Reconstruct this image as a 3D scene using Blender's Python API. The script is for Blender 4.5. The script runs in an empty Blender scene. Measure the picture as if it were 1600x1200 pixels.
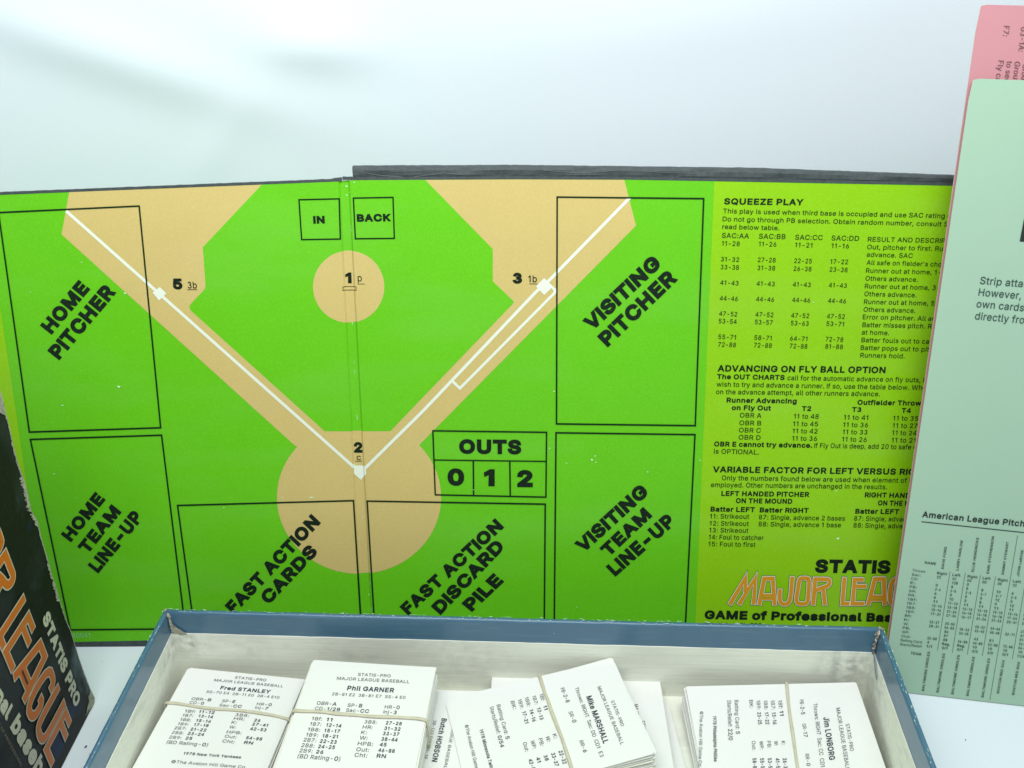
import bpy, bmesh, math, random, os
from mathutils import Vector, Matrix
from math import sin, cos, tan, radians, pi, atan, atan2, hypot
random.seed(7)
sc = bpy.context.scene
COL = sc.collection
# ---------------------------------------------------------------- camera, world, lamps, exposure
CAM_Z = 0.326                    # camera height above the table (metres)
PITCH = atan(895/1600)
cd = bpy.data.cameras.new('camera'); cam = bpy.data.objects.new('camera', cd); COL.objects.link(cam)
cam.location = (0, 0, CAM_Z); cam.rotation_euler = (pi/2-PITCH, 0, 0)
cd.lens = 36; cd.sensor_width = 36; cd.sensor_fit = 'HORIZONTAL'; cd.clip_start = 0.01; cd.clip_end = 20
cd.dof.use_dof = True; cd.dof.focus_distance = 0.425; cd.dof.aperture_fstop = 46
sc.camera = cam
w = bpy.data.worlds.new("World"); sc.world = w; w.use_nodes = True
bg = w.node_tree.nodes['Background']; bg.inputs[0].default_value = (0.87, 0.97, 1.0, 1); bg.inputs[1].default_value = 0.45

def area(name, loc, target, sx, sy, power, col):
    l = bpy.data.lights.new(name, 'AREA'); l.shape = 'RECTANGLE'; l.size = sx; l.size_y = sy; l.energy = power; l.color = col
    o = bpy.data.objects.new(name, l); COL.objects.link(o); o.location = loc
    o.rotation_euler = (Vector(target)-Vector(loc)).to_track_quat('-Z', 'Y').to_euler(); return o
area('softbox_overhead', (0.04, 0.0, 0.66), (0.0, 0.36, 0.10), 0.60, 0.34, 2.7, (0.985, 1.0, 1.0))
area('backdrop_fill', (-0.06, 0.21, 0.50), (-0.08, 0.53, 0.29), 0.46, 0.12, 1.5, (1.0, 0.985, 1.0))  # added lamp out of view, only to brighten the backdrop paper
sc.view_settings.view_transform = 'Standard'; sc.view_settings.look = 'None'
sc.view_settings.exposure = 0.0; sc.view_settings.gamma = 1.0

# ---------------------------------------------------------------- geometry of the place
def ray(x, y):                   # direction in which a point of the photograph lies
    X = (x-800)/1600; Y = -(y-600)/1600
    return Vector((X, cos(PITCH)+Y*sin(PITCH), -sin(PITCH)+Y*cos(PITCH)))
O = Vector((0, 0, CAM_Z))
def on_z(x, y, z):
    r = ray(x, y); return O + r*((z-CAM_Z)/r.z)
def pix(P):
    d = P-O; zc = d.y*cos(PITCH)-d.z*sin(PITCH); yc = d.y*sin(PITCH)+d.z*cos(PITCH)
    return (800+1600*d.x/zc, 600-1600*yc/zc)
class Plane:
    def __init__(s, P, n):
        s.P = Vector(P); s.n = Vector(n).normalized()
        if s.n.dot(O-s.P) < 0: s.n = -s.n
    def hit(s, x, y, lift=0):
        r = ray(x, y); return O + r*((s.P-O).dot(s.n)/r.dot(s.n)) + s.n*lift
    def map(s, x, y, lift=0): return s.hit(x, y, lift)
    cuts = None

# board planes: right panel leans back 14.4 degrees, left panel folded 2 degrees towards the viewer about the hinge
LEAN = radians(14.4); AZ = radians(-1.6)
_right = Vector((cos(AZ), sin(AZ), 0)); _back = Vector((-sin(AZ), cos(AZ), 0))
_up = Vector((0, 0, cos(LEAN))) + _back*sin(LEAN)
HB = on_z(573, 1008, 0.0)
PR = Plane(HB, _right.cross(_up)); HT = PR.hit(537, 282)
hdir = (HT-HB).normalized()
PL = Plane(HB, Matrix.Rotation(radians(2), 3, hdir) @ PR.n)
class Board:
    def xl(s, y): return 530+(y-283)*0.0499
    def xr(s, y): return 545+(y-283)*0.0520
    def map(s, x, y, lift=0):
        a, b = s.xl(y), s.xr(y); m = 0.5*(a+b)
        p = PL if x < m else PR
        g = 0.0
        if a-1.6 < x < b+1.6:
            g = -0.0008*min(1, max(0, (min(x-a, b-x)+1.5)/2.8))
        return p.hit(x, y, lift+g)
    def cuts(s, x0, x1):
        out = []
        for f, off in ((s.xl, -1.5), (s.xl, 1.5), (None, 0), (s.xr, -1.5), (s.xr, 1.5)):
            fx = (lambda y: 0.5*(s.xl(y)+s.xr(y))) if f is None else f
            out.append(((fx(283)+off, 283), (fx(1000)+off, 1000)))
        return out
BOARD = Board()

# ---------------------------------------------------------------- materials
def mat(name, col, rough=0.6, noise=None, bump=None, spec=0.3, flecks=None, coat=0):
    m = bpy.data.materials.new(name); m.use_nodes = True; nt = m.node_tree; N = nt.nodes; L = nt.links
    b = N['Principled BSDF']; b.inputs['Roughness'].default_value = rough
    b.inputs['Specular IOR Level'].default_value = spec; b.inputs['Coat Weight'].default_value = coat
    tc = N.new('ShaderNodeTexCoord'); last = None
    rgb = N.new('ShaderNodeRGB'); rgb.outputs[0].default_value = (*col, 1); last = rgb.outputs[0]
    for (scale, amt, col2, lo, hi, stretch) in (noise or []):
        mp = N.new('ShaderNodeMapping'); mp.inputs['Scale'].default_value = stretch
        L.new(tc.outputs['Object'], mp.inputs[0])
        n = N.new('ShaderNodeTexNoise'); n.inputs['Scale'].default_value = scale; n.inputs['Detail'].default_value = 5
        L.new(mp.outputs[0], n.inputs['Vector'])
        r = N.new('ShaderNodeMapRange'); r.inputs[1].default_value = lo; r.inputs[2].default_value = hi
        r.inputs[3].default_value = 0; r.inputs[4].default_value = amt
        L.new(n.outputs['Fac'], r.inputs[0])
        mx = N.new('ShaderNodeMix'); mx.data_type = 'RGBA'
        L.new(r.outputs[0], mx.inputs[0]); L.new(last, mx.inputs[6]); mx.inputs[7].default_value = (*col2, 1)
        last = mx.outputs[2]
    L.new(last, b.inputs['Base Color'])
    if bump:
        sc_, st, dist, stretch = bump
        mp = N.new('ShaderNodeMapping'); mp.inputs['Scale'].default_value = stretch
        L.new(tc.outputs['Object'], mp.inputs[0])
        n = N.new('ShaderNodeTexNoise'); n.inputs['Scale'].default_value = sc_; n.inputs['Detail'].default_value = 4
        L.new(mp.outputs[0], n.inputs['Vector'])
        bp = N.new('ShaderNodeBump'); bp.inputs['Strength'].default_value = st; bp.inputs['Distance'].default_value = dist
        L.new(n.outputs['Fac'], bp.inputs['Height']); L.new(bp.outputs[0], b.inputs['Normal'])
    return m
S1 = (1, 1, 1)
WORN = lambda c, k=0.16: (1400, k, tuple(min(1, x*1.5+0.10) for x in c), 0.45, 0.75, S1)
def print_mat(name, col):
    return mat(name, col, 0.42, [(60, 0.16, tuple(x*0.85 for x in col), 0.4, 0.7, S1), WORN(col, 0.12), (22, 0.20, tuple(min(1, x*0.85+0.10) for x in col), 0.50, 0.78, (0.5, 1, 2.2)),
               (260, 0.8, tuple(min(1, x*0.6+0.38) for x in col), 0.755, 0.80, S1)],
               (2600, 0.12, 0.0001, (1, 1, 0.25)), 0.22)
M = {}
M['green'] = print_mat('field_green_print', (0.115, 0.492, 0.007))
M['green_in'] = print_mat('infield_green_print', (0.117, 0.497, 0.007))
M['yellow'] = print_mat('yellow_green_print', (0.232, 0.520, 0.003))
M['tan'] = print_mat('tan_print', (0.545, 0.440, 0.157))
M['white'] = mat('white_print', (0.70, 0.77, 0.64), 0.45, [WORN((0.8, 0.85, 0.7), 0.1)])
M['black'] = mat('black_print', (0.006, 0.016, 0.008), 0.6, [WORN((0.02, 0.03, 0.02), 0.1)], None, 0.08)
M['black_line'] = mat('black_line_print', (0.006, 0.026, 0.008), 0.6, None, None, 0.08)
M['ink'] = mat('small_black_print', (0.014, 0.034, 0.010), 0.6, None, None, 0.08)
M['orange'] = mat('orange_print', (0.62, 0.275, 0.012), 0.45, [WORN((0.7, 0.3, 0.03), 0.1)])
M['dirty_green'] = mat('green_bar_print', (0.40, 0.42, 0.02), 0.5)
M['serial'] = mat('pale_serial_print', (0.25, 0.62, 0.22), 0.5)
M['leather'] = mat('dark_leatherette', (0.050, 0.066, 0.068), 0.62, [(500, 0.5, (0.02, 0.03, 0.03), 0.4, 0.7, S1), (900, 0.35, (0.16, 0.19, 0.19), 0.6, 0.8, (1, 1, 3))],
                   (1800, 0.6, 0.0003, S1), 0.4)
M['leather_line'] = mat('leatherette_crease', (0.13, 0.14, 0.13), 0.7)
M['board_core'] = mat('grey_board_core', (0.30, 0.29, 0.25), 0.9, [(400, 0.4, (0.15, 0.15, 0.13), 0.4, 0.7, S1)])
M['scuff'] = mat('pale_scuff', (0.62, 0.85, 0.52), 0.7)
M['paper'] = mat('white_backdrop_paper', (0.735, 0.82, 0.865), 0.85, [(3, 0.25, (0.72, 0.805, 0.85), 0.35, 0.7, S1), (900, 0.06, (0.55, 0.60, 0.64), 0.5, 0.8, S1)],
                 (600, 0.08, 0.0003, S1), 0.1)
M['card'] = mat('white_card_stock', (0.775, 0.80, 0.76), 0.7, [(90, 0.25, (0.77, 0.77, 0.68), 0.5, 0.8, S1), (30, 0.12, (0.73, 0.76, 0.71), 0.5, 0.75, S1)], (1500, 0.1, 0.0001, S1), 0.2)
M['card_old'] = mat('aged_card_stock', (0.80, 0.80, 0.70), 0.75, [(90, 0.5, (0.66, 0.66, 0.56), 0.45, 0.8, S1)])
M['card_edge'] = mat('card_cut_edge', (0.62, 0.63, 0.56), 0.9)
M['card_ink'] = mat('card_small_print', (0.11, 0.125, 0.12), 0.6)
M['card_bold'] = mat('card_bold_print', (0.03, 0.045, 0.06), 0.6)
M['band'] = mat('aged_rubber_band', (0.60, 0.58, 0.42), 0.5, [(300, 0.5, (0.44, 0.42, 0.30), 0.4, 0.7, S1)], None, 0.4)
M['tray_blue'] = mat('blue_coated_paper', (0.060, 0.150, 0.235), 0.30, [(45, 0.6, (0.045, 0.135, 0.225), 0.4, 0.65, S1), (160, 0.35, (0.13, 0.25, 0.33), 0.55, 0.75, (0.3, 1, 4)),
                    (420, 0.8, (0.45, 0.58, 0.60), 0.74, 0.80, S1)], (500, 0.15, 0.0003, S1), 0.5, coat=0.25)
M['liner'] = mat('off_white_liner', (0.83, 0.86, 0.75), 0.85, [(26, 0.6, (0.68, 0.70, 0.61), 0.52, 0.75, (1, 1, 2)), (55, 0.55, (0.45, 0.46, 0.43), 0.60, 0.80, (1, 1, 3)), (300, 0.45, (0.66, 0.68, 0.60), 0.4, 0.7, (0.12, 1, 3))],
                (500, 0.3, 0.0003, (0.15, 1, 3)), 0.15)
def stains(m, spots):          # grubby marks at given places, broken up by noise
    nt = m.node_tree; N = nt.nodes; L = nt.links; b = N['Principled BSDF']; last = b.inputs['Base Color'].links[0].from_socket
    g = N.new('ShaderNodeNewGeometry')
    for (p, r, k, col) in spots:
        d = N.new('ShaderNodeVectorMath'); d.operation = 'DISTANCE'; L.new(g.outputs['Position'], d.inputs[0]); d.inputs[1].default_value = p
        q = N.new('ShaderNodeMapRange'); q.inputs[1].default_value = r; q.inputs[2].default_value = 0; q.inputs[4].default_value = k; L.new(d.outputs['Value'], q.inputs[0])
        n = N.new('ShaderNodeTexNoise'); n.inputs['Scale'].default_value = 240; n.inputs['Detail'].default_value = 6; L.new(g.outputs['Position'], n.inputs['Vector'])
        e = N.new('ShaderNodeMapRange'); e.inputs[1].default_value = 0.36; e.inputs[2].default_value = 0.64; L.new(n.outputs['Fac'], e.inputs[0])
        u = N.new('ShaderNodeMath'); u.operation = 'MULTIPLY'; L.new(q.outputs[0], u.inputs[0]); L.new(e.outputs[0], u.inputs[1])
        mx = N.new('ShaderNodeMix'); mx.data_type = 'RGBA'; L.new(u.outputs[0], mx.inputs[0]); L.new(last, mx.inputs[6]); mx.inputs[7].default_value = (*col, 1); last = mx.outputs[2]
    L.new(last, b.inputs['Base Color'])
M['torn'] = mat('torn_cardboard', (0.40, 0.40, 0.32), 0.95, [(700, 0.8, (0.20, 0.18, 0.14), 0.4, 0.7, S1)], (1500, 0.8, 0.0004, S1), 0.1)
M['torn_dark'] = mat('dark_torn_kraft', (0.28, 0.24, 0.19), 0.95, [(900, 0.9, (0.70, 0.66, 0.56), 0.5, 0.6, S1), (500, 0.7, (0.05, 0.05, 0.05), 0.5, 0.65, S1)], (1500, 0.9, 0.0005, S1), 0.1)
M['chip'] = mat('rim_worn_flecks', (0.62, 0.76, 0.74), 0.7)
M['green_sheet'] = mat('mint_green_paper', (0.335, 0.505, 0.375), 0.8, [(35, 0.25, (0.30, 0.465, 0.345), 0.4, 0.7, S1), (800, 0.12, (0.27, 0.47, 0.35), 0.5, 0.8, S1)], (900, 0.12, 0.0002, S1), 0.15)
M['pink_sheet'] = mat('pink_paper', (0.50, 0.235, 0.26), 0.8, [(35, 0.3, (0.465, 0.23, 0.25), 0.4, 0.7, S1), (800, 0.2, (0.5, 0.25, 0.27), 0.5, 0.8, S1)], (900, 0.12, 0.0002, S1), 0.15)
M['sheet_edge'] = mat('cream_paper_edge', (0.62, 0.66, 0.48), 0.9)
M['sheet_ink'] = mat('sheet_small_print', (0.035, 0.075, 0.06), 0.7)
M['sheet_bold'] = mat('sheet_bold_print', (0.012, 0.025, 0.022), 0.6)
M['pink_ink'] = mat('pink_sheet_print', (0.16, 0.07, 0.08), 0.7)
M['lid'] = mat('dark_photo_cover', (0.010, 0.010, 0.010), 0.5, [(17, 0.9, (0.032, 0.038, 0.042), 0.50, 0.62, S1), (26, 0.9, (0.13, 0.19, 0.23), 0.60, 0.68, (1, 1, 0.6)),
              (34, 0.7, (0.012, 0.03, 0.09), 0.60, 0.66, (1, 0.7, 1)), (700, 0.25, (0.12, 0.13, 0.12), 0.62, 0.8, S1)], (300, 0.1, 0.0003, S1), 0.12)
M['lid_orange'] = mat('cover_orange_print', (0.56, 0.135, 0.014), 0.4, [(60, 0.5, (0.45, 0.16, 0.04), 0.45, 0.7, S1)])
M['lid_cream'] = mat('cover_cream_print', (0.56, 0.56, 0.44), 0.45, [(200, 0.5, (0.42, 0.42, 0.34), 0.45, 0.7, S1)])
M['lid_gold'] = mat('cover_gold_print', (0.20, 0.17, 0.10), 0.5)
M['crumb'] = mat('dark_crumb', (0.08, 0.10, 0.13), 0.8)

# ---------------------------------------------------------------- objects
def link(name, me, parent=None, mats=()):
    for m in mats: me.materials.append(M[m])
    o = bpy.data.objects.new(name, me); COL.objects.link(o)
    if parent is not None:
        o.parent = parent; o.matrix_parent_inverse = parent.matrix_world.inverted()
    return o
def thing(name, label, cat, loc, group=None):
    o = bpy.data.objects.new(name, None); COL.objects.link(o); o.location = loc; o.empty_display_size = 0.01
    o.matrix_world = Matrix.Translation(loc)
    o['label'] = label; o['category'] = cat
    if group: o['group'] = group
    return o
def mesh(name, verts, faces, mats, parent=None, smooth=False, bevel=0, seg=2):
    me = bpy.data.meshes.new(name); me.from_pydata([tuple(v) for v in verts], [], faces)
    bm = bmesh.new(); bm.from_mesh(me); bmesh.ops.recalc_face_normals(bm, faces=bm.faces)
    if bevel: bmesh.ops.bevel(bm, geom=list(bm.edges), offset=bevel, segments=seg, affect='EDGES', profile=0.6)
    bm.to_mesh(me); bm.free()
    if smooth: me.shade_smooth()
    return link(name, me, parent, mats)
def prism(name, poly, thick, mats, parent=None, **k):   # closed slab: outline (3-D points) pushed along a vector
    n = len(poly); t = Vector(thick)
    v = [Vector(p) for p in poly]+[Vector(p)+t for p in poly]
    f = [tuple(range(n)), tuple(range(2*n-1, n-1, -1))]+[(i, i+n, (i+1) % n+n, (i+1) % n) for i in range(n)]
    return mesh(name, v, f, mats, parent, **k)
def hexa(name, p, mats, parent=None, **k):              # 8 corners: 4 bottom, 4 top
    return mesh(name, p, [(0, 1, 2, 3), (4, 5, 6, 7), (0, 1, 5, 4), (1, 2, 6, 5), (2, 3, 7, 6), (3, 0, 4, 7)], mats, parent, **k)

# flat print: outlines laid on a surface
class Print:
    def __init__(s, surf): s.surf = surf; s.v = []; s.f = []; s.k = 0
    def add2d(s, pts, faces, lift):                     # pts in photograph coordinates
        xs = [p[0] for p in pts]
        if s.surf.cuts and min(xs) < 585 and max(xs) > 525:
            bm = bmesh.new(); vs = [bm.verts.new((p[0], p[1], 0)) for p in pts]
            for f in faces:
                try: bm.faces.new([vs[i] for i in f])
                except ValueError: pass
            bmesh.ops.triangulate(bm, faces=[f for f in bm.faces if len(f.verts) > 4])
            for a, b in s.surf.cuts(0, 0):
                d = Vector((b[0]-a[0], b[1]-a[1], 0)); no = Vector((d.y, -d.x, 0)).normalized()
                bmesh.ops.bisect_plane(bm, geom=bm.verts[:]+bm.edges[:]+bm.faces[:], plane_co=(a[0], a[1], 0), plane_no=no, dist=1e-4)
            bm.verts.index_update()
            pts = [(v.co.x, v.co.y) for v in bm.verts]; faces = [[v.index for v in f.verts] for f in bm.faces]; bm.free()
        b = len(s.v)
        s.v += [s.surf.map(x, y, lift) for x, y in pts]; s.f += [tuple(i+b for i in f) for f in faces]
    def poly(s, pts, lift=0.0001): s.add2d(pts, [tuple(range(len(pts)))], lift)
    def ribbon(s, pts, wd, lift=0.0002, closed=False):
        n = len(pts); L = []; R = []
        wf = wd if callable(wd) else (lambda i: wd)
        for i in range(n):
            a = pts[(i-1) % n] if (closed or i > 0) else None; b = pts[(i+1) % n] if (closed or i < n-1) else None; p = pts[i]
            ds = []
            if a is not None: d = (p[0]-a[0], p[1]-a[1]); l = hypot(*d) or 1; ds.append((d[0]/l, d[1]/l))
            if b is not None: d = (b[0]-p[0], b[1]-p[1]); l = hypot(*d) or 1; ds.append((d[0]/l, d[1]/l))
            if len(ds) == 2:
                nx, ny = -(ds[0][1]+ds[1][1]), ds[0][0]+ds[1][0]; l = hypot(nx, ny) or 1; nx, ny = nx/l, ny/l
                c = max(0.35, nx*-ds[0][1]+ny*ds[0][0]); h = wf(i)/2/c
            else: nx, ny = -ds[0][1], ds[0][0]; h = wf(i)/2
            L.append((p[0]+nx*h, p[1]+ny*h)); R.append((p[0]-nx*h, p[1]-ny*h))
        m = n if closed else n-1
        s.add2d(L+R, [(i, (i+1) % n, (i+1) % n+n, i+n) for i in range(m)], lift)
    def done(s, name, mats, parent, label=None):
        me = bpy.data.meshes.new(name); me.from_pydata([tuple(v) for v in s.v], [], s.f); me.update()
        o = link(name, me, parent, mats)
        if label: o['label'] = label
        return o

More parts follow.
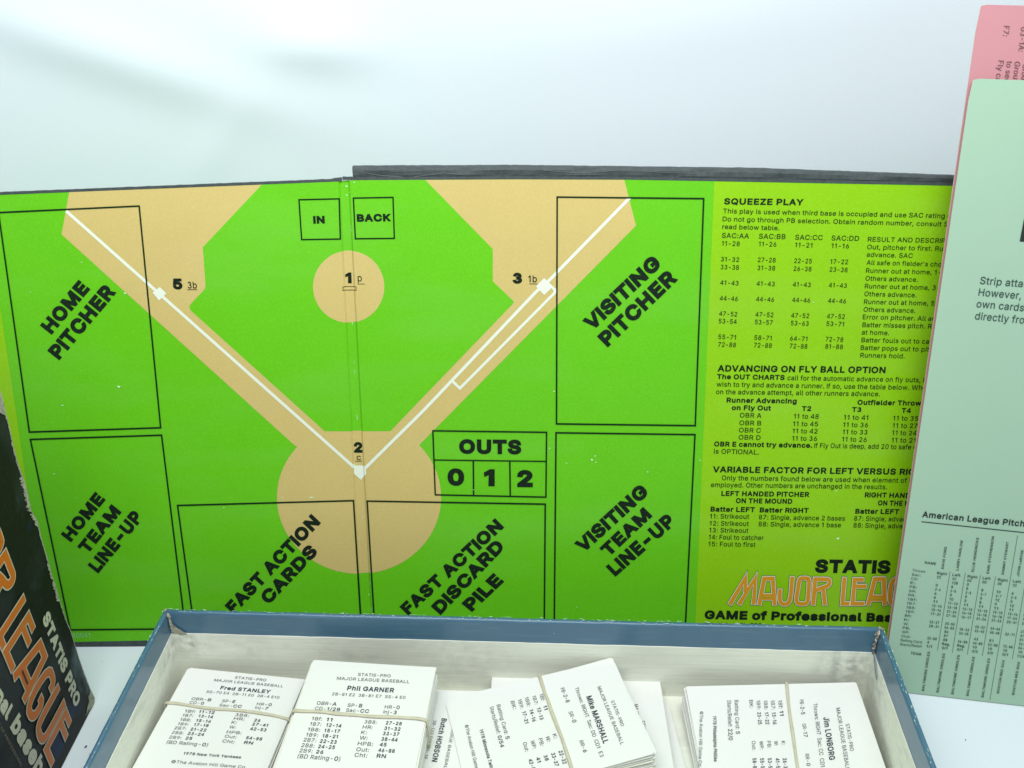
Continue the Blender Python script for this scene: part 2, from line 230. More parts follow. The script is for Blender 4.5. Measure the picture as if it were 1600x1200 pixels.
# lettering: a grotesque alphabet kept as outlines (1/1000 em), flattened to polygons; '|' in a text switches to bold
ALPHABET = """A 480 16,0 201,509 276,509 463,0 395,0 287,302 264,372 232,478 245,478 213,371 191,302 85,0;110,142 110,199 370,199 370,142
B 456 60,0 60,509 241,509 289,504 329,491 359,469 381,442 394,410 398,374 395,344 387,320 373,301 356,286 315,267 315,262 339,257 363,245 385,227 402,203 414,173 418,136 413,100 400,67 377,39 344,18 301,4 247,0;125,57 245,57 296,63 330,80 349,105 355,137 352,161 342,184 327,203 306,218 279,228 248,231 125,231;125,285 238,285 265,288 288,296 308,309 323,326 333,348 336,372 330,403 313,429 283,446 240,452 125,452
C 510 267,-7 205,1 150,25 104,63 70,115 48,179 40,254 48,329 70,393 104,445 150,484 205,508 267,516 305,513 340,504 373,490 402,471 427,447 448,418 463,385 473,348 408,348 401,373 389,395 357,428 315,449 267,456 223,450 184,432 150,403 125,364 109,314 103,254 109,194 125,145 151,105 184,76 223,59 267,53 315,60 357,81 389,114 408,160 473,160 463,124 448,91 428,62 402,38 373,19 341,5 305,-4
D 502 219,0 96,0 96,57 215,57 272,63 318,81 354,110 379,149 394,198 399,255 394,312 379,361 354,399 320,428 275,446 221,452 93,452 93,509 225,509 294,501 353,478 385,455 412,426 433,391 455,329 462,255 455,181 433,119 411,83 384,54 351,31 291,8;125,509 125,0 60,0 60,509
E 419 60,0 60,509 372,509 372,452 125,452 125,286 355,286 355,229 125,229 125,57 375,57 375,0
F 410 60,0 60,509 369,509 369,452 125,452 125,278 346,278 346,221 125,221 125,0
G 520 269,-7 205,1 149,25 104,64 69,116 47,179 40,254 47,329 69,393 103,445 149,484 203,508 265,516 304,513 340,504 374,489 403,469 429,445 449,416 465,384 474,349 408,349 387,393 356,427 315,448 265,456 222,450 183,432 150,404 125,364 109,314 103,254 109,194 125,145 151,105 184,76 224,59 269,53 309,57 345,71 374,93 396,123 410,160 415,202 434,199 283,199 283,256 478,256 478,200 471,141 451,91 419,50 377,19 326,0
H 517 60,0 60,509 125,509 125,289 392,289 392,509 457,509 457,0 392,0 392,232 125,232 125,0
I 137 36,0 36,509 101,509 101,0
J 396 185,-7 143,-2 106,11 75,33 52,63 38,100 33,145 33,173 98,173 98,145 104,104 122,74 149,56 185,50 220,56 248,74 266,104 272,145 272,509 336,509 336,145 332,100 318,63 294,33 263,11 227,-2
K 467 104,145 104,216 139,261 174,303 212,344 364,509 448,509 231,276 228,276;60,0 60,509 125,509 125,334 124,225 125,193 125,0;372,0 188,259 228,309 449,0
L 393 60,0 60,509 125,509 125,57 361,57 361,0
M 628 60,0 60,509 152,509 277,187 287,159 299,123 311,84 322,49 307,49 318,83 330,121 342,158 352,187 476,509 568,509 568,0 504,0 504,291 504,327 505,369 506,413 507,457 513,457 498,409 482,363 467,322 456,291 342,0 286,0 170,291 159,321 145,361 129,408 112,457 119,457 120,416 121,372 122,328 122,291 122,0
N 523 60,0 60,509 136,509 343,183 363,151 388,107 414,55 405,54 401,108 399,157 399,195 399,509 463,509 463,0 387,0 202,290 177,331 148,381 108,452 119,454 122,384 124,328 125,291 125,0
O 533 267,-7 205,1 150,25 105,63 70,115 48,179 40,254 48,329 70,393 105,445 150,484 205,508 267,516 329,508 384,484 429,445 464,393 486,329 493,254 486,179 464,115 429,63 384,25 329,1;267,53 310,59 349,76 383,105 408,144 425,194 430,254 425,314 408,365 383,404 349,433 310,450 267,456 223,450 184,433 151,404 125,364 109,314 103,254 109,194 125,144 151,105 184,76 223,59
P 445 60,0 60,509 235,509 289,503 332,487 366,462 390,430 404,391 409,348 404,304 390,265 366,233 332,207 289,191 235,186 109,186 109,242 233,242 269,246 297,256 318,272 333,294 342,319 344,348 342,376 333,402 318,423 297,439 268,449 232,452 125,452 125,0
Q 533 245,159 313,159 369,85 384,65 468,-48 401,-48 346,27 331,46;267,-7 205,1 150,25 105,63 70,115 48,179 40,254 48,329 70,393 105,445 150,484 205,508 267,516 329,508 384,484 429,445 464,393 486,329 493,254 486,179 464,115 429,63 384,25 329,1;267,53 310,59 349,76 383,105 408,144 425,194 430,254 425,314 408,365 383,404 349,433 310,450 267,456 223,450 184,433 151,404 125,364 109,314 103,254 109,194 125,144 151,105 184,76 223,59
R 449 60,0 60,509 236,509 290,504 333,489 367,465 390,433 405,395 409,352 405,309 390,271 367,240 333,217 289,203 236,198 96,198 96,255 234,255 269,258 298,267 319,281 334,300 342,324 345,352 342,380 334,405 319,425 298,440 269,449 233,452 125,452 125,0;353,0 230,229 303,229 428,0
S 447 224,-9 172,-4 128,9 91,31 64,60 46,96 38,137 104,137 110,110 123,88 142,71 166,59 194,52 224,49 257,52 286,60 311,74 329,92 341,114 346,139 342,161 332,179 316,193 296,205 245,222 184,239 128,260 86,289 67,313 56,341 52,372 58,413 75,448 102,476 138,498 180,511 227,516 275,511 316,498 351,476 377,449 394,415 401,378 337,378 326,412 302,437 267,453 225,459 194,456 167,448 145,435 129,418 118,398 115,376 119,352 131,334 148,319 169,308 212,293 264,279 312,264 359,238 379,220 395,198 405,171 408,139 403,99 386,64 360,34 323,11 278,-4
T 449 32,452 32,509 417,509 417,452 257,452 257,0 193,0 193,452
U 517 259,-8 203,-2 154,15 114,43 85,80 66,124 60,173 60,509 124,509 124,178 128,144 141,113 160,87 187,68 220,56 259,52 298,56 331,68 357,87 377,113 389,144 393,178 393,509 457,509 457,173 451,124 433,80 403,43 363,15 315,-2
V 480 204,0 16,509 84,509 192,206 215,137 248,31 235,31 267,138 290,206 395,509 463,509 278,0
W 686 155,0 16,509 82,509 163,196 175,145 187,94 197,40 189,40 200,94 211,145 224,196 306,509 380,509 462,196 474,145 486,94 497,40 488,40 499,94 510,145 523,196 603,509 670,509 530,0 455,0 368,323 351,391 336,475 350,475 335,395 318,323 230,0
X 474 18,0 217,284 217,236 29,509 104,509 178,400 204,361 223,329 243,292 232,292 252,329 272,361 298,400 374,509 446,509 259,239 259,287 456,0 382,0 292,129 268,165 250,195 230,231 244,231 225,196 206,166 182,129 91,0
Y 472 203,0 203,208 16,509 91,509 192,344 222,292 250,230 224,230 251,293 280,344 381,509 455,509 268,208 268,0
Z 438 42,0 42,46 273,385 306,431 341,476 348,454 285,452 223,452 40,452 40,509 397,509 397,462 169,129 134,81 97,33 90,54 152,57 214,57 399,57 399,0
a 389 160,-9 126,-5 94,5 68,22 48,45 35,73 30,108 34,138 43,161 58,179 78,193 125,211 178,220 234,227 265,235 273,243 276,255 276,257 273,279 267,297 256,311 240,322 220,329 196,331 171,329 149,322 118,301 100,274 41,291 57,322 79,346 104,364 133,375 163,382 194,384 239,379 286,360 306,343 322,320 333,290 337,251 337,0 277,0 277,52 272,52 252,25 215,1 190,-6;170,45 202,49 228,59 248,74 263,93 272,115 276,138 276,190 259,182 231,176 200,171 175,168 134,159 117,150 103,139 95,124 92,105 94,87 102,72 114,61 130,52
b 424 229,-8 198,-5 172,4 138,31 118,59 112,59 112,0 53,0 53,509 114,509 114,319 118,319 137,346 171,373 197,381 229,384 274,378 313,361 345,332 370,293 385,245 390,189 385,133 370,84 346,45 313,16 274,-2;220,47 253,51 279,66 301,88 316,117 325,151 328,189 325,227 316,261 301,290 280,311 253,325 220,330 188,325 161,312 140,291 125,263 116,229 113,189 116,150 125,115 140,86 162,65 188,51
c 396 207,-8 159,-2 117,16 82,46 56,85 40,133 34,187 40,243 56,291 82,330 117,360 159,378 207,384 260,377 305,356 340,322 362,277 303,262 290,289 270,311 242,325 207,330 173,325 145,310 124,287 108,258 99,224 96,187 99,151 108,117 124,89 145,66 173,51 207,46 243,52 271,66 292,89 304,117 363,102 354,78 341,56 306,21 261,-1
d 424 195,-8 151,-2 111,16 79,45 55,84 39,133 34,189 39,245 55,293 79,332 112,361 151,378 196,384 228,381 253,373 287,346 306,319 311,319 311,509 372,509 372,0 313,0 313,59 307,59 287,31 252,4 227,-5;205,47 236,51 263,65 284,86 299,115 309,150 312,189 309,229 300,263 284,291 263,312 237,325 205,330 172,325 145,311 124,290 108,261 99,227 96,189 99,151 109,117 124,88 145,66 172,51
e 404 212,-8 161,-2 117,16 82,46 56,85 40,132 34,187 39,242 55,290 81,329 115,359 157,378 205,384 236,382 266,374 294,361 319,341 341,315 357,282 368,242 371,194 371,169 75,169 75,221 338,221 310,202 307,237 298,269 283,294 263,314 237,326 205,330 173,326 146,313 125,294 109,270 99,241 96,211 96,178 100,139 110,106 128,80 151,61 179,50 212,46 254,53 285,73 306,105 365,91 353,63 335,39 311,19 283,4 249,-5
f 254 228,379 228,327 6,327 6,379;81,0 81,432 84,461 96,486 113,505 135,519 161,527 187,530 222,527 243,521 227,468 215,472 195,474 171,470 154,460 145,443 142,419 142,0
g 425 207,-151 168,-148 134,-140 105,-127 82,-110 64,-91 51,-69 101,-41 122,-66 154,-88 178,-95 207,-97 249,-92 282,-75 298,-58 308,-34 311,-6 311,68 306,68 287,41 252,16 227,8 195,5 152,10 113,27 80,53 55,90 39,136 34,191 39,246 55,293 80,332 112,361 152,378 196,384 228,382 253,373 288,346 308,319 313,319 313,379 372,379 372,-9 367,-54 350,-90 324,-117 291,-136 251,-147;205,59 237,63 264,75 285,95 300,121 309,154 312,193 309,231 300,264 285,291 264,312 237,325 205,330 172,325 145,312 124,290 109,262 99,229 96,193 99,155 109,123 124,96 145,76 172,63
h 410 114,227 114,0 53,0 53,509 114,509 114,287 102,287 124,332 152,362 187,379 227,384 264,380 295,369 321,349 341,321 353,285 357,240 357,0 296,0 296,235 290,275 273,304 246,323 210,329 184,326 161,317 141,303 126,283 117,257
i 167 53,0 53,379 114,379 114,0;84,443 67,446 54,455 44,468 41,483 44,499 54,512 67,521 84,524 100,521 114,512 123,499 126,483 123,468 114,455 100,446
j 167 53,379 114,379 114,-30 111,-63 102,-90 86,-113 65,-129 37,-139 4,-143 -10,-143 -10,-87 2,-87 25,-83 40,-72 50,-54 53,-29;83,443 67,446 53,455 44,468 41,483 44,499 53,512 67,521 83,524 100,521 114,512 123,499 126,483 123,468 114,455 100,446
k 381 110,137 110,212 121,212 284,379 360,379 184,199 177,199;53,0 53,509 114,509 114,0;294,0 148,186 191,229 372,0
l 189 139,-2 101,3 74,20 58,47 53,84 53,509 114,509 114,99 115,77 120,62 130,54 146,52 160,53 170,54 181,3 162,-1
m 610 53,0 53,379 112,379 112,295 108,295 118,323 132,346 151,363 172,376 195,384 219,386 257,380 287,361 309,331 321,295 312,295 322,321 337,343 357,361 381,375 407,383 437,386 468,383 497,372 522,354 541,328 553,296 557,255 557,0 496,0 496,254 490,289 473,313 447,326 419,330 395,328 374,320 358,307 345,290 338,270 335,247 335,0 274,0 274,260 269,288 253,311 229,326 199,330 178,328 158,320 140,307 126,289 117,266 114,238 114,0
n 410 114,227 114,0 53,0 53,379 112,379 112,287 102,287 124,332 152,362 187,379 227,384 264,380 295,369 321,349 341,321 353,285 357,240 357,0 296,0 296,235 290,275 273,304 246,323 210,329 184,326 161,317 141,303 126,283 117,257
o 415 207,-8 159,-2 117,16 82,46 56,85 40,133 34,187 40,243 56,291 82,330 117,360 159,378 207,384 256,378 299,360 333,330 359,291 376,243 381,187 376,133 359,85 333,46 299,16 256,-2;207,46 242,51 270,66 292,89 307,117 316,151 319,187 316,224 307,258 292,287 270,310 242,325 207,330 173,325 145,310 124,287 108,258 99,224 96,187 99,151 108,117 124,89 145,66 173,51
p 424 53,-143 53,379 112,379 112,319 118,319 137,346 171,373 197,381 229,384 274,378 313,361 345,332 370,293 385,245 390,189 385,133 370,84 346,45 313,16 274,-2 229,-8 198,-5 173,4 138,31 118,59 114,59 114,-143;220,47 253,51 279,66 301,88 316,117 325,151 328,189 325,227 316,261 301,290 280,311 253,325 220,330 188,325 161,312 140,291 125,263 116,229 113,189 116,150 125,115 140,86 162,65 188,51
q 424 372,-143 311,-143 311,59 306,59 287,31 252,4 227,-5 195,-8 151,-2 111,16 79,45 55,84 39,133 34,189 39,245 55,293 79,332 112,361 151,378 196,384 228,381 253,373 287,346 307,319 313,319 313,379 372,379;205,47 236,51 263,65 284,86 299,115 309,150 312,189 309,229 300,263 284,291 263,312 237,325 205,330 172,325 145,311 124,290 108,261 99,227 96,189 99,151 109,117 124,88 145,66 172,51
r 259 53,0 53,379 112,379 112,321 115,321 130,347 152,367 181,380 213,385 229,384 243,384 243,322 230,324 207,326 182,323 159,315 140,301 126,284 117,262 114,237 114,0
s 365 182,-8 145,-5 112,3 84,18 62,38 45,63 36,94 94,107 105,79 124,60 150,49 181,45 217,50 244,62 262,81 268,103 265,121 254,136 237,147 212,155 149,170 104,186 72,208 53,237 47,274 51,305 65,332 87,354 115,370 149,381 187,384 223,381 254,372 279,358 299,339 314,316 324,290 268,277 258,298 243,316 219,328 187,333 156,329 131,317 114,299 109,277 112,258 124,243 144,232 172,223 229,209 275,194 306,171 325,142 331,107 326,75 312,47 290,24 260,6 223,-5
t 227 204,379 204,327 6,327 6,379;65,471 126,471 126,98 128,76 136,61 150,53 170,50 185,51 202,54 213,2 192,-3 168,-4 125,2 92,21 72,52 65,93
u 410 182,-5 146,-1 115,11 89,31 69,59 57,95 53,139 53,379 114,379 114,144 119,105 137,75 164,56 200,50 226,53 249,62 268,77 283,97 293,122 296,153 296,379 357,379 357,0 298,0 298,92 307,92 286,47 257,17 222,0
v 389 163,0 17,379 84,379 165,155 187,87 206,21 184,21 203,87 224,155 305,379 371,379 226,0
w 567 138,0 23,379 87,379 133,214 154,137 175,41 165,41 186,135 206,214 252,379 316,379 362,214 382,136 402,41 391,41 413,135 434,214 480,379 545,379 429,0 368,0 319,172 305,225 291,280 277,338 291,338 277,280 263,225 248,172 199,0
x 379 21,0 171,218 171,171 29,379 100,379 147,306 179,253 207,206 175,206 202,253 233,306 282,379 352,379 209,169 209,214 358,0 287,0 231,85 200,136 173,182 205,182 178,136 148,85 91,0
y 389 47,-139 61,-86 71,-87 104,-89 118,-84 130,-74 141,-58 151,-36 163,-1 17,379 84,379 165,155 187,87 206,21 184,21 202,87 224,155 305,379 371,379 204,-58 177,-107 159,-124 139,-136 117,-143 91,-145 65,-143
z 380 42,0 42,46 254,320 254,323 48,323 48,379 333,379 333,331 126,60 126,56 339,56 339,0
0 453 227,-7 174,1 130,24 95,62 69,113 53,178 48,254 53,330 69,395 95,447 130,484 174,508 227,516 279,508 323,484 358,447 384,395 400,330 405,254 400,178 384,113 359,62 323,24 279,1;227,50 261,56 290,74 313,103 330,144 340,194 344,254 340,314 330,365 313,405 290,435 261,453 227,460 192,453 163,435 140,405 123,365 113,314 109,254 113,194 123,144 140,103 163,74 192,56
1 345 165,0 165,415 55,345 55,412 178,509 237,509 237,0
2 453 64,0 64,47 234,229 282,282 311,327 318,348 320,371 317,397 308,419 293,436 273,449 250,457 224,460 196,457 172,447 153,433 139,413 130,390 127,362 66,362 71,405 86,442 111,473 143,496 182,511 225,516 268,511 306,497 337,474 361,445 376,411 381,372 378,345 371,318 357,290 336,259 267,180 153,60 153,57 389,57 389,0
3 450 74,413 105,466 158,502 223,513 287,497 338,458 364,403 362,343 331,290 278,254 213,243 215,305 253,311 284,330 302,359 303,392 288,421 259,443 221,451 183,445 152,426 134,397;203,283 280,274 344,236 381,178 385,112 355,51 296,8 221,-8 145,6 85,48 52,108 114,121 135,87 173,64 220,56 266,65 303,89 322,123 320,161 296,193 257,214 209,220
4 450 35,115 35,175 275,509 340,509 340,170 415,170 415,115 340,115 340,0 278,0 278,115;278,170 278,420 98,170
5 453 221,-7 178,-2 140,11 108,32 83,60 66,93 60,130 122,130 127,108 138,89 154,73 173,60 196,52 221,50 250,53 276,64 298,82 314,104 324,131 328,162 324,193 314,221 297,244 275,262 248,273 218,277 167,268 145,258 128,246 67,253 96,509 366,509 366,452 151,452 134,301 136,301 155,315 178,325 203,331 229,334 263,330 294,321 321,306 345,285 364,260 379,231 388,199 391,163 385,117 369,76 343,41 309,15 268,-1
6 453 226,-7 182,-1 142,15 109,40 84,74 69,115 64,162 68,199 80,239 102,285 137,340 252,509 322,509 151,261 145,261 165,288 196,307 235,314 278,309 316,295 346,271 370,240 384,201 389,157 384,112 368,73 343,39 310,14 271,-2;226,48 254,52 279,63 299,79 314,101 324,128 327,157 324,187 314,213 299,235 279,251 254,262 226,265 198,262 174,252 153,235 138,214 128,188 125,158 128,128 138,102 153,79 174,63 198,52
7 453 97,0 323,448 323,452 62,452 62,509 391,509 391,449 165,0
8 453 226,-7 178,-2 136,11 101,33 74,62 57,96 52,135 55,166 65,195 81,220 101,241 125,256 153,265 153,267 119,282 93,308 76,342 70,380 75,417 90,450 114,477 146,498 184,511 226,516 269,511 306,498 337,477 361,450 377,417 382,380 376,342 359,308 333,282 300,267 300,265 327,256 351,241 372,220 387,195 397,166 401,135 395,96 378,62 352,33 317,11 275,-2;226,49 258,52 285,60 307,74 323,91 333,113 337,139 333,165 322,189 305,208 283,223 256,232 226,235 196,232 169,223 147,208 130,189 119,165 115,139 119,113 129,91 145,74 167,60 195,52;226,290 252,292 274,300 293,313 307,330 316,351 319,376 316,399 308,420 294,437 275,449 252,457 226,460 200,457 177,449 159,437 145,420 136,399 133,376 136,351 145,330 159,313 178,300 201,292
9 453 226,516 271,510 310,494 343,468 368,434 384,393 389,347 385,309 373,270 350,224 315,168 200,0 130,0 301,248 307,248 287,221 257,202 218,195 175,199 137,214 106,237 83,269 68,307 64,352 69,397 85,436 110,469 143,494 182,510;226,460 199,457 174,446 154,429 138,407 129,381 125,352 129,322 138,295 154,274 174,257 199,247 226,243 254,247 279,257 299,273 314,295 324,321 327,350 324,381 314,407 299,429 279,446 254,457
. 188 95,-4 78,-1 63,9 53,24 50,41 53,59 63,73 78,83 95,87 113,83 128,73 138,59 141,41 138,24 128,9 113,-1
, 188 38,-119 68,71 137,71 84,-119
: 188 95,-4 78,-1 63,9 53,24 50,41 53,59 63,73 78,83 95,87 113,83 128,73 138,59 141,41 138,24 128,9 113,-1;95,271 78,274 63,284 53,299 50,316 53,334 63,349 78,359 95,362 113,359 128,349 138,334 141,316 138,299 128,284 113,274
- 453 337,244 337,188 114,188 114,244
/ 249 235,533 71,-76 14,-76 178,533
( 273 89,207 92,264 101,324 114,384 132,441 153,494 177,539 236,539 191,428 161,313 154,258 151,207 160,115 188,16 236,-96 177,-96 139,-21 111,55 95,131
) 273 37,-96 86,18 113,116 122,207 119,258 112,313 82,428 37,539 97,539 121,494 142,441 159,384 173,323 181,264 184,207 178,130 161,53 134,-22 97,-96
' 206 78,318 70,509 136,509 128,318
© 637 173,254 178,293 193,328 216,358 247,382 282,397 321,402 355,398 386,386 414,368 436,345 452,317 460,286 400,286 391,309 372,328 348,340 321,344 297,341 276,332 257,318 243,299 234,278 231,254 234,230 243,209 257,191 276,177 297,168 321,165 347,169 370,181 386,199 395,223 455,223 447,191 432,163 411,140 385,122 355,110 321,107 282,112 247,126 216,150 193,180 178,215;318,-8 266,-3 216,12 172,37 133,69 101,108 76,153 61,202 56,254 61,307 76,356 101,401 133,440 172,472 216,496 266,511 318,517 371,511 420,496 465,472 504,440 536,401 560,356 575,307 580,254 575,202 560,153 536,108 504,69 465,37 420,12 371,-3;318,51 359,55 397,67 432,86 462,111 487,141 506,176 517,214 521,254 517,295 506,333 487,368 462,398 432,423 397,442 359,454 318,457 278,454 240,442 205,423 175,398 150,368 131,333 119,295 115,254 119,214 131,176 150,141 175,111 205,86 240,67 278,55"""
from mathutils.geometry import delaunay_2d_cdt
GL = {}
for _l in ALPHABET.split('\n'):
    _c, _a, _r = _l[0], *_l[2:].split(' ', 1)
    GL[_c] = (int(_a), [[tuple(float(q) for q in p.split(',')) for p in c.split(' ')] for c in _r.split(';')])
# style: stroke growth, horizontal stretch, extra tracking
STY = {'r': (7, 1.0, 3), 'm': (11, 1.03, 14), 'b': (22, 1.06, 0), 'h': (54, 1.22, -48), 's': (3, 1.0, 6), 'x': (17, 1.06, 4), 'c': (32, 1.14, -18)}
_cache = {}
def glyph(ch, sty):
    if (ch, sty) in _cache: return _cache[(ch, sty)]
    d, sx, tr = STY[sty]; adv, cs = GL[ch]; out = []
    for c in cs:
        P = [(x*sx, y) for x, y in c]; n = len(P); Q = []
        for i in range(n):
            p, a, b = P[i], P[i-1], P[(i+1) % n]
            d1 = (p[0]-a[0], p[1]-a[1]); d2 = (b[0]-p[0], b[1]-p[1]); l1 = hypot(*d1) or 1; l2 = hypot(*d2) or 1
            n1 = (-d1[1]/l1, d1[0]/l1); n2 = (-d2[1]/l2, d2[0]/l2); m = (n1[0]+n2[0], n1[1]+n2[1]); l = hypot(*m)
            if l < 1e-3: m = n1; k = 1.0
            else: m = (m[0]/l, m[1]/l); k = min(1.45, 1/max(0.3, m[0]*n1[0]+m[1]*n1[1]))
            Q.append((p[0]+m[0]*d*k, p[1]+m[1]*d*k))
        out.append(Q)
    vs = []; es = []
    for Q in out:
        b = len(vs); vs += [Vector(q) for q in Q]; es += [(b+i, b+(i+1) % len(Q)) for i in range(len(Q))]
    V, _, F, *_r = delaunay_2d_cdt(vs, es, [], 0, 1e-4)
    keep = []
    for f in F:
        x = sum(V[i][0] for i in f)/len(f); y = sum(V[i][1] for i in f)/len(f); wn = 0
        for Q in out:
            for i in range(len(Q)):
                (ax, ay), (bx, by) = Q[i-1], Q[i]
                if (ay <= y) != (by <= y):
                    t = (y-ay)/(by-ay)
                    if ax+t*(bx-ax) > x: wn += 1 if by > ay else -1
        if wn: keep.append(tuple(f))
    x0 = min(v[0] for v in V); x1 = max(v[0] for v in V)
    r = ([(v[0], v[1]) for v in V], keep, adv*sx+2*d+tr, d); _cache[(ch, sty)] = r; return r
def capbox(sty): d = STY[sty][0]; return -d, 509+d
def layout(txt, sty):                                  # '|' switches to bold
    V = []; F = []; x = 0
    for i, seg in enumerate(txt.split('|')):
        st = sty if i % 2 == 0 else {'r': 'b', 's': 'x', 'm': 'b'}.get(sty, sty)
        for ch in seg:
            if ch == ' ': x += 200*STY[st][1]; continue
            v, f, adv, d = glyph(ch, st); b = len(V)
            V += [(p[0]+x+d, p[1]) for p in v]; F += [tuple(q+b for q in g) for g in f]; x += adv
    return V, F
def text(pr, txt, p0, p1, h, sty='r', extra='', lift=0.00022):
    """h: cap height in photo px, or the photo point above p0 where the capitals end"""
    V, F = layout(txt, sty)
    if not V: return
    xm = min(p[0] for p in V); xM = max(p[0] for p in V); y0, y1 = capbox(sty)
    if extra: V, F = layout(txt+extra, sty)
    pl = pr.surf
    if isinstance(pl, Board): pl = PL if p0[0] < 0.5*(BOARD.xl(p0[1])+BOARD.xr(p0[1])) else PR
    A = pl.hit(*p0); U = pl.hit(*p1)-A
    if isinstance(h, (int, float)):
        n = pl.n.cross(U).normalized()
        q = pix(A+n*0.001); k = hypot(q[0]-p0[0], q[1]-p0[1])/0.001
        if q[1] > p0[1] and abs(p1[0]-p0[0]) > abs(p1[1]-p0[1]): n = -n
        W = n*(h/k)
    else: W = pl.hit(*h)-A
    pts = []
    for x, y in V:
        P = A+U*((x-xm)/max(1e-6, xM-xm))+W*((y-y0)/(y1-y0)); pts.append(pix(P))
    pr.add2d(pts, F, lift)
class Zoom:                                            # coordinates read off an enlarged crop
    def __init__(s, ox, oy, k): s.o = (ox, oy); s.k = k
    def __call__(s, x, y): return (s.o[0]+x/s.k, s.o[1]+y/s.k)
    def t(s, pr, txt, x0, y0, x1, y1, h, sty='r', extra=''):
        hh = h/s.k if isinstance(h, (int, float)) else s(*h)
        text(pr, txt, s(x0, y0), s(x1, y1), hh, sty, extra)

# ---------------------------------------------------------------- backdrop: white paper sweeping up behind the table
def build_backdrop():
    prof = [(-0.55, 0.0), (0.40, 0.0)]
    R = 0.12; cy = 0.405
    for i in range(1, 13):
        a = radians(90*i/12); prof.append((cy+R*sin(a), R-R*cos(a)))
    zz = R
    while zz < 1.1: zz += 0.004 if zz < 0.3 else (0.012 if zz < 0.6 else 0.05); prof.append((cy+R+0.02*(zz-R), zz))
    xs = [-1.0+i*0.02 for i in range(31)]+[-0.4+i*0.006 for i in range(1, 151)]+[0.5+i*0.03 for i in range(1, 18)]
    V = []; F = []
    # soft creases of the hanging paper: (x, z, half width x, half width z, depth, tilt)
    W = Wz = None
    def dent(x, z):
        d = 0
        for (cx, cz, sx, sz, a, t) in ((-0.100, 0.224, 0.030, 0.0125, -0.0040, -0.05), (-0.205, 0.222, 0.085, 0.015, -0.0050, -0.32), (-0.155, 0.172, 0.035, 0.010, -0.0015, 0.9),
                                       (-0.30, 0.25, 0.02, 0.06, -0.004, 0.1), (0.08, 0.235, 0.10, 0.02, -0.0012, 0.1), (0.245, 0.22, 0.03, 0.05, -0.002, -0.2), (-0.125, 0.262, 0.06, 0.015, 0.003, 0.0)):
            u = (x-cx)*cos(t)+(z-cz)*sin(t); v = -(x-cx)*sin(t)+(z-cz)*cos(t)
            d += a*math.exp(-(u/sx)**2-(v/sz)**2)
        return d
    for (y, z) in prof:
        for x in xs: V.append((x, y+(dent(x, z) if z > 0.1 else 0), z))
    n = len(xs)
    for j in range(len(prof)-1):
        for i in range(n-1): F.append((j*n+i, j*n+i+1, (j+1)*n+i+1, (j+1)*n+i))
    o = mesh('backdrop', V, F, ['paper'], smooth=True); o['kind'] = 'structure'
build_backdrop()
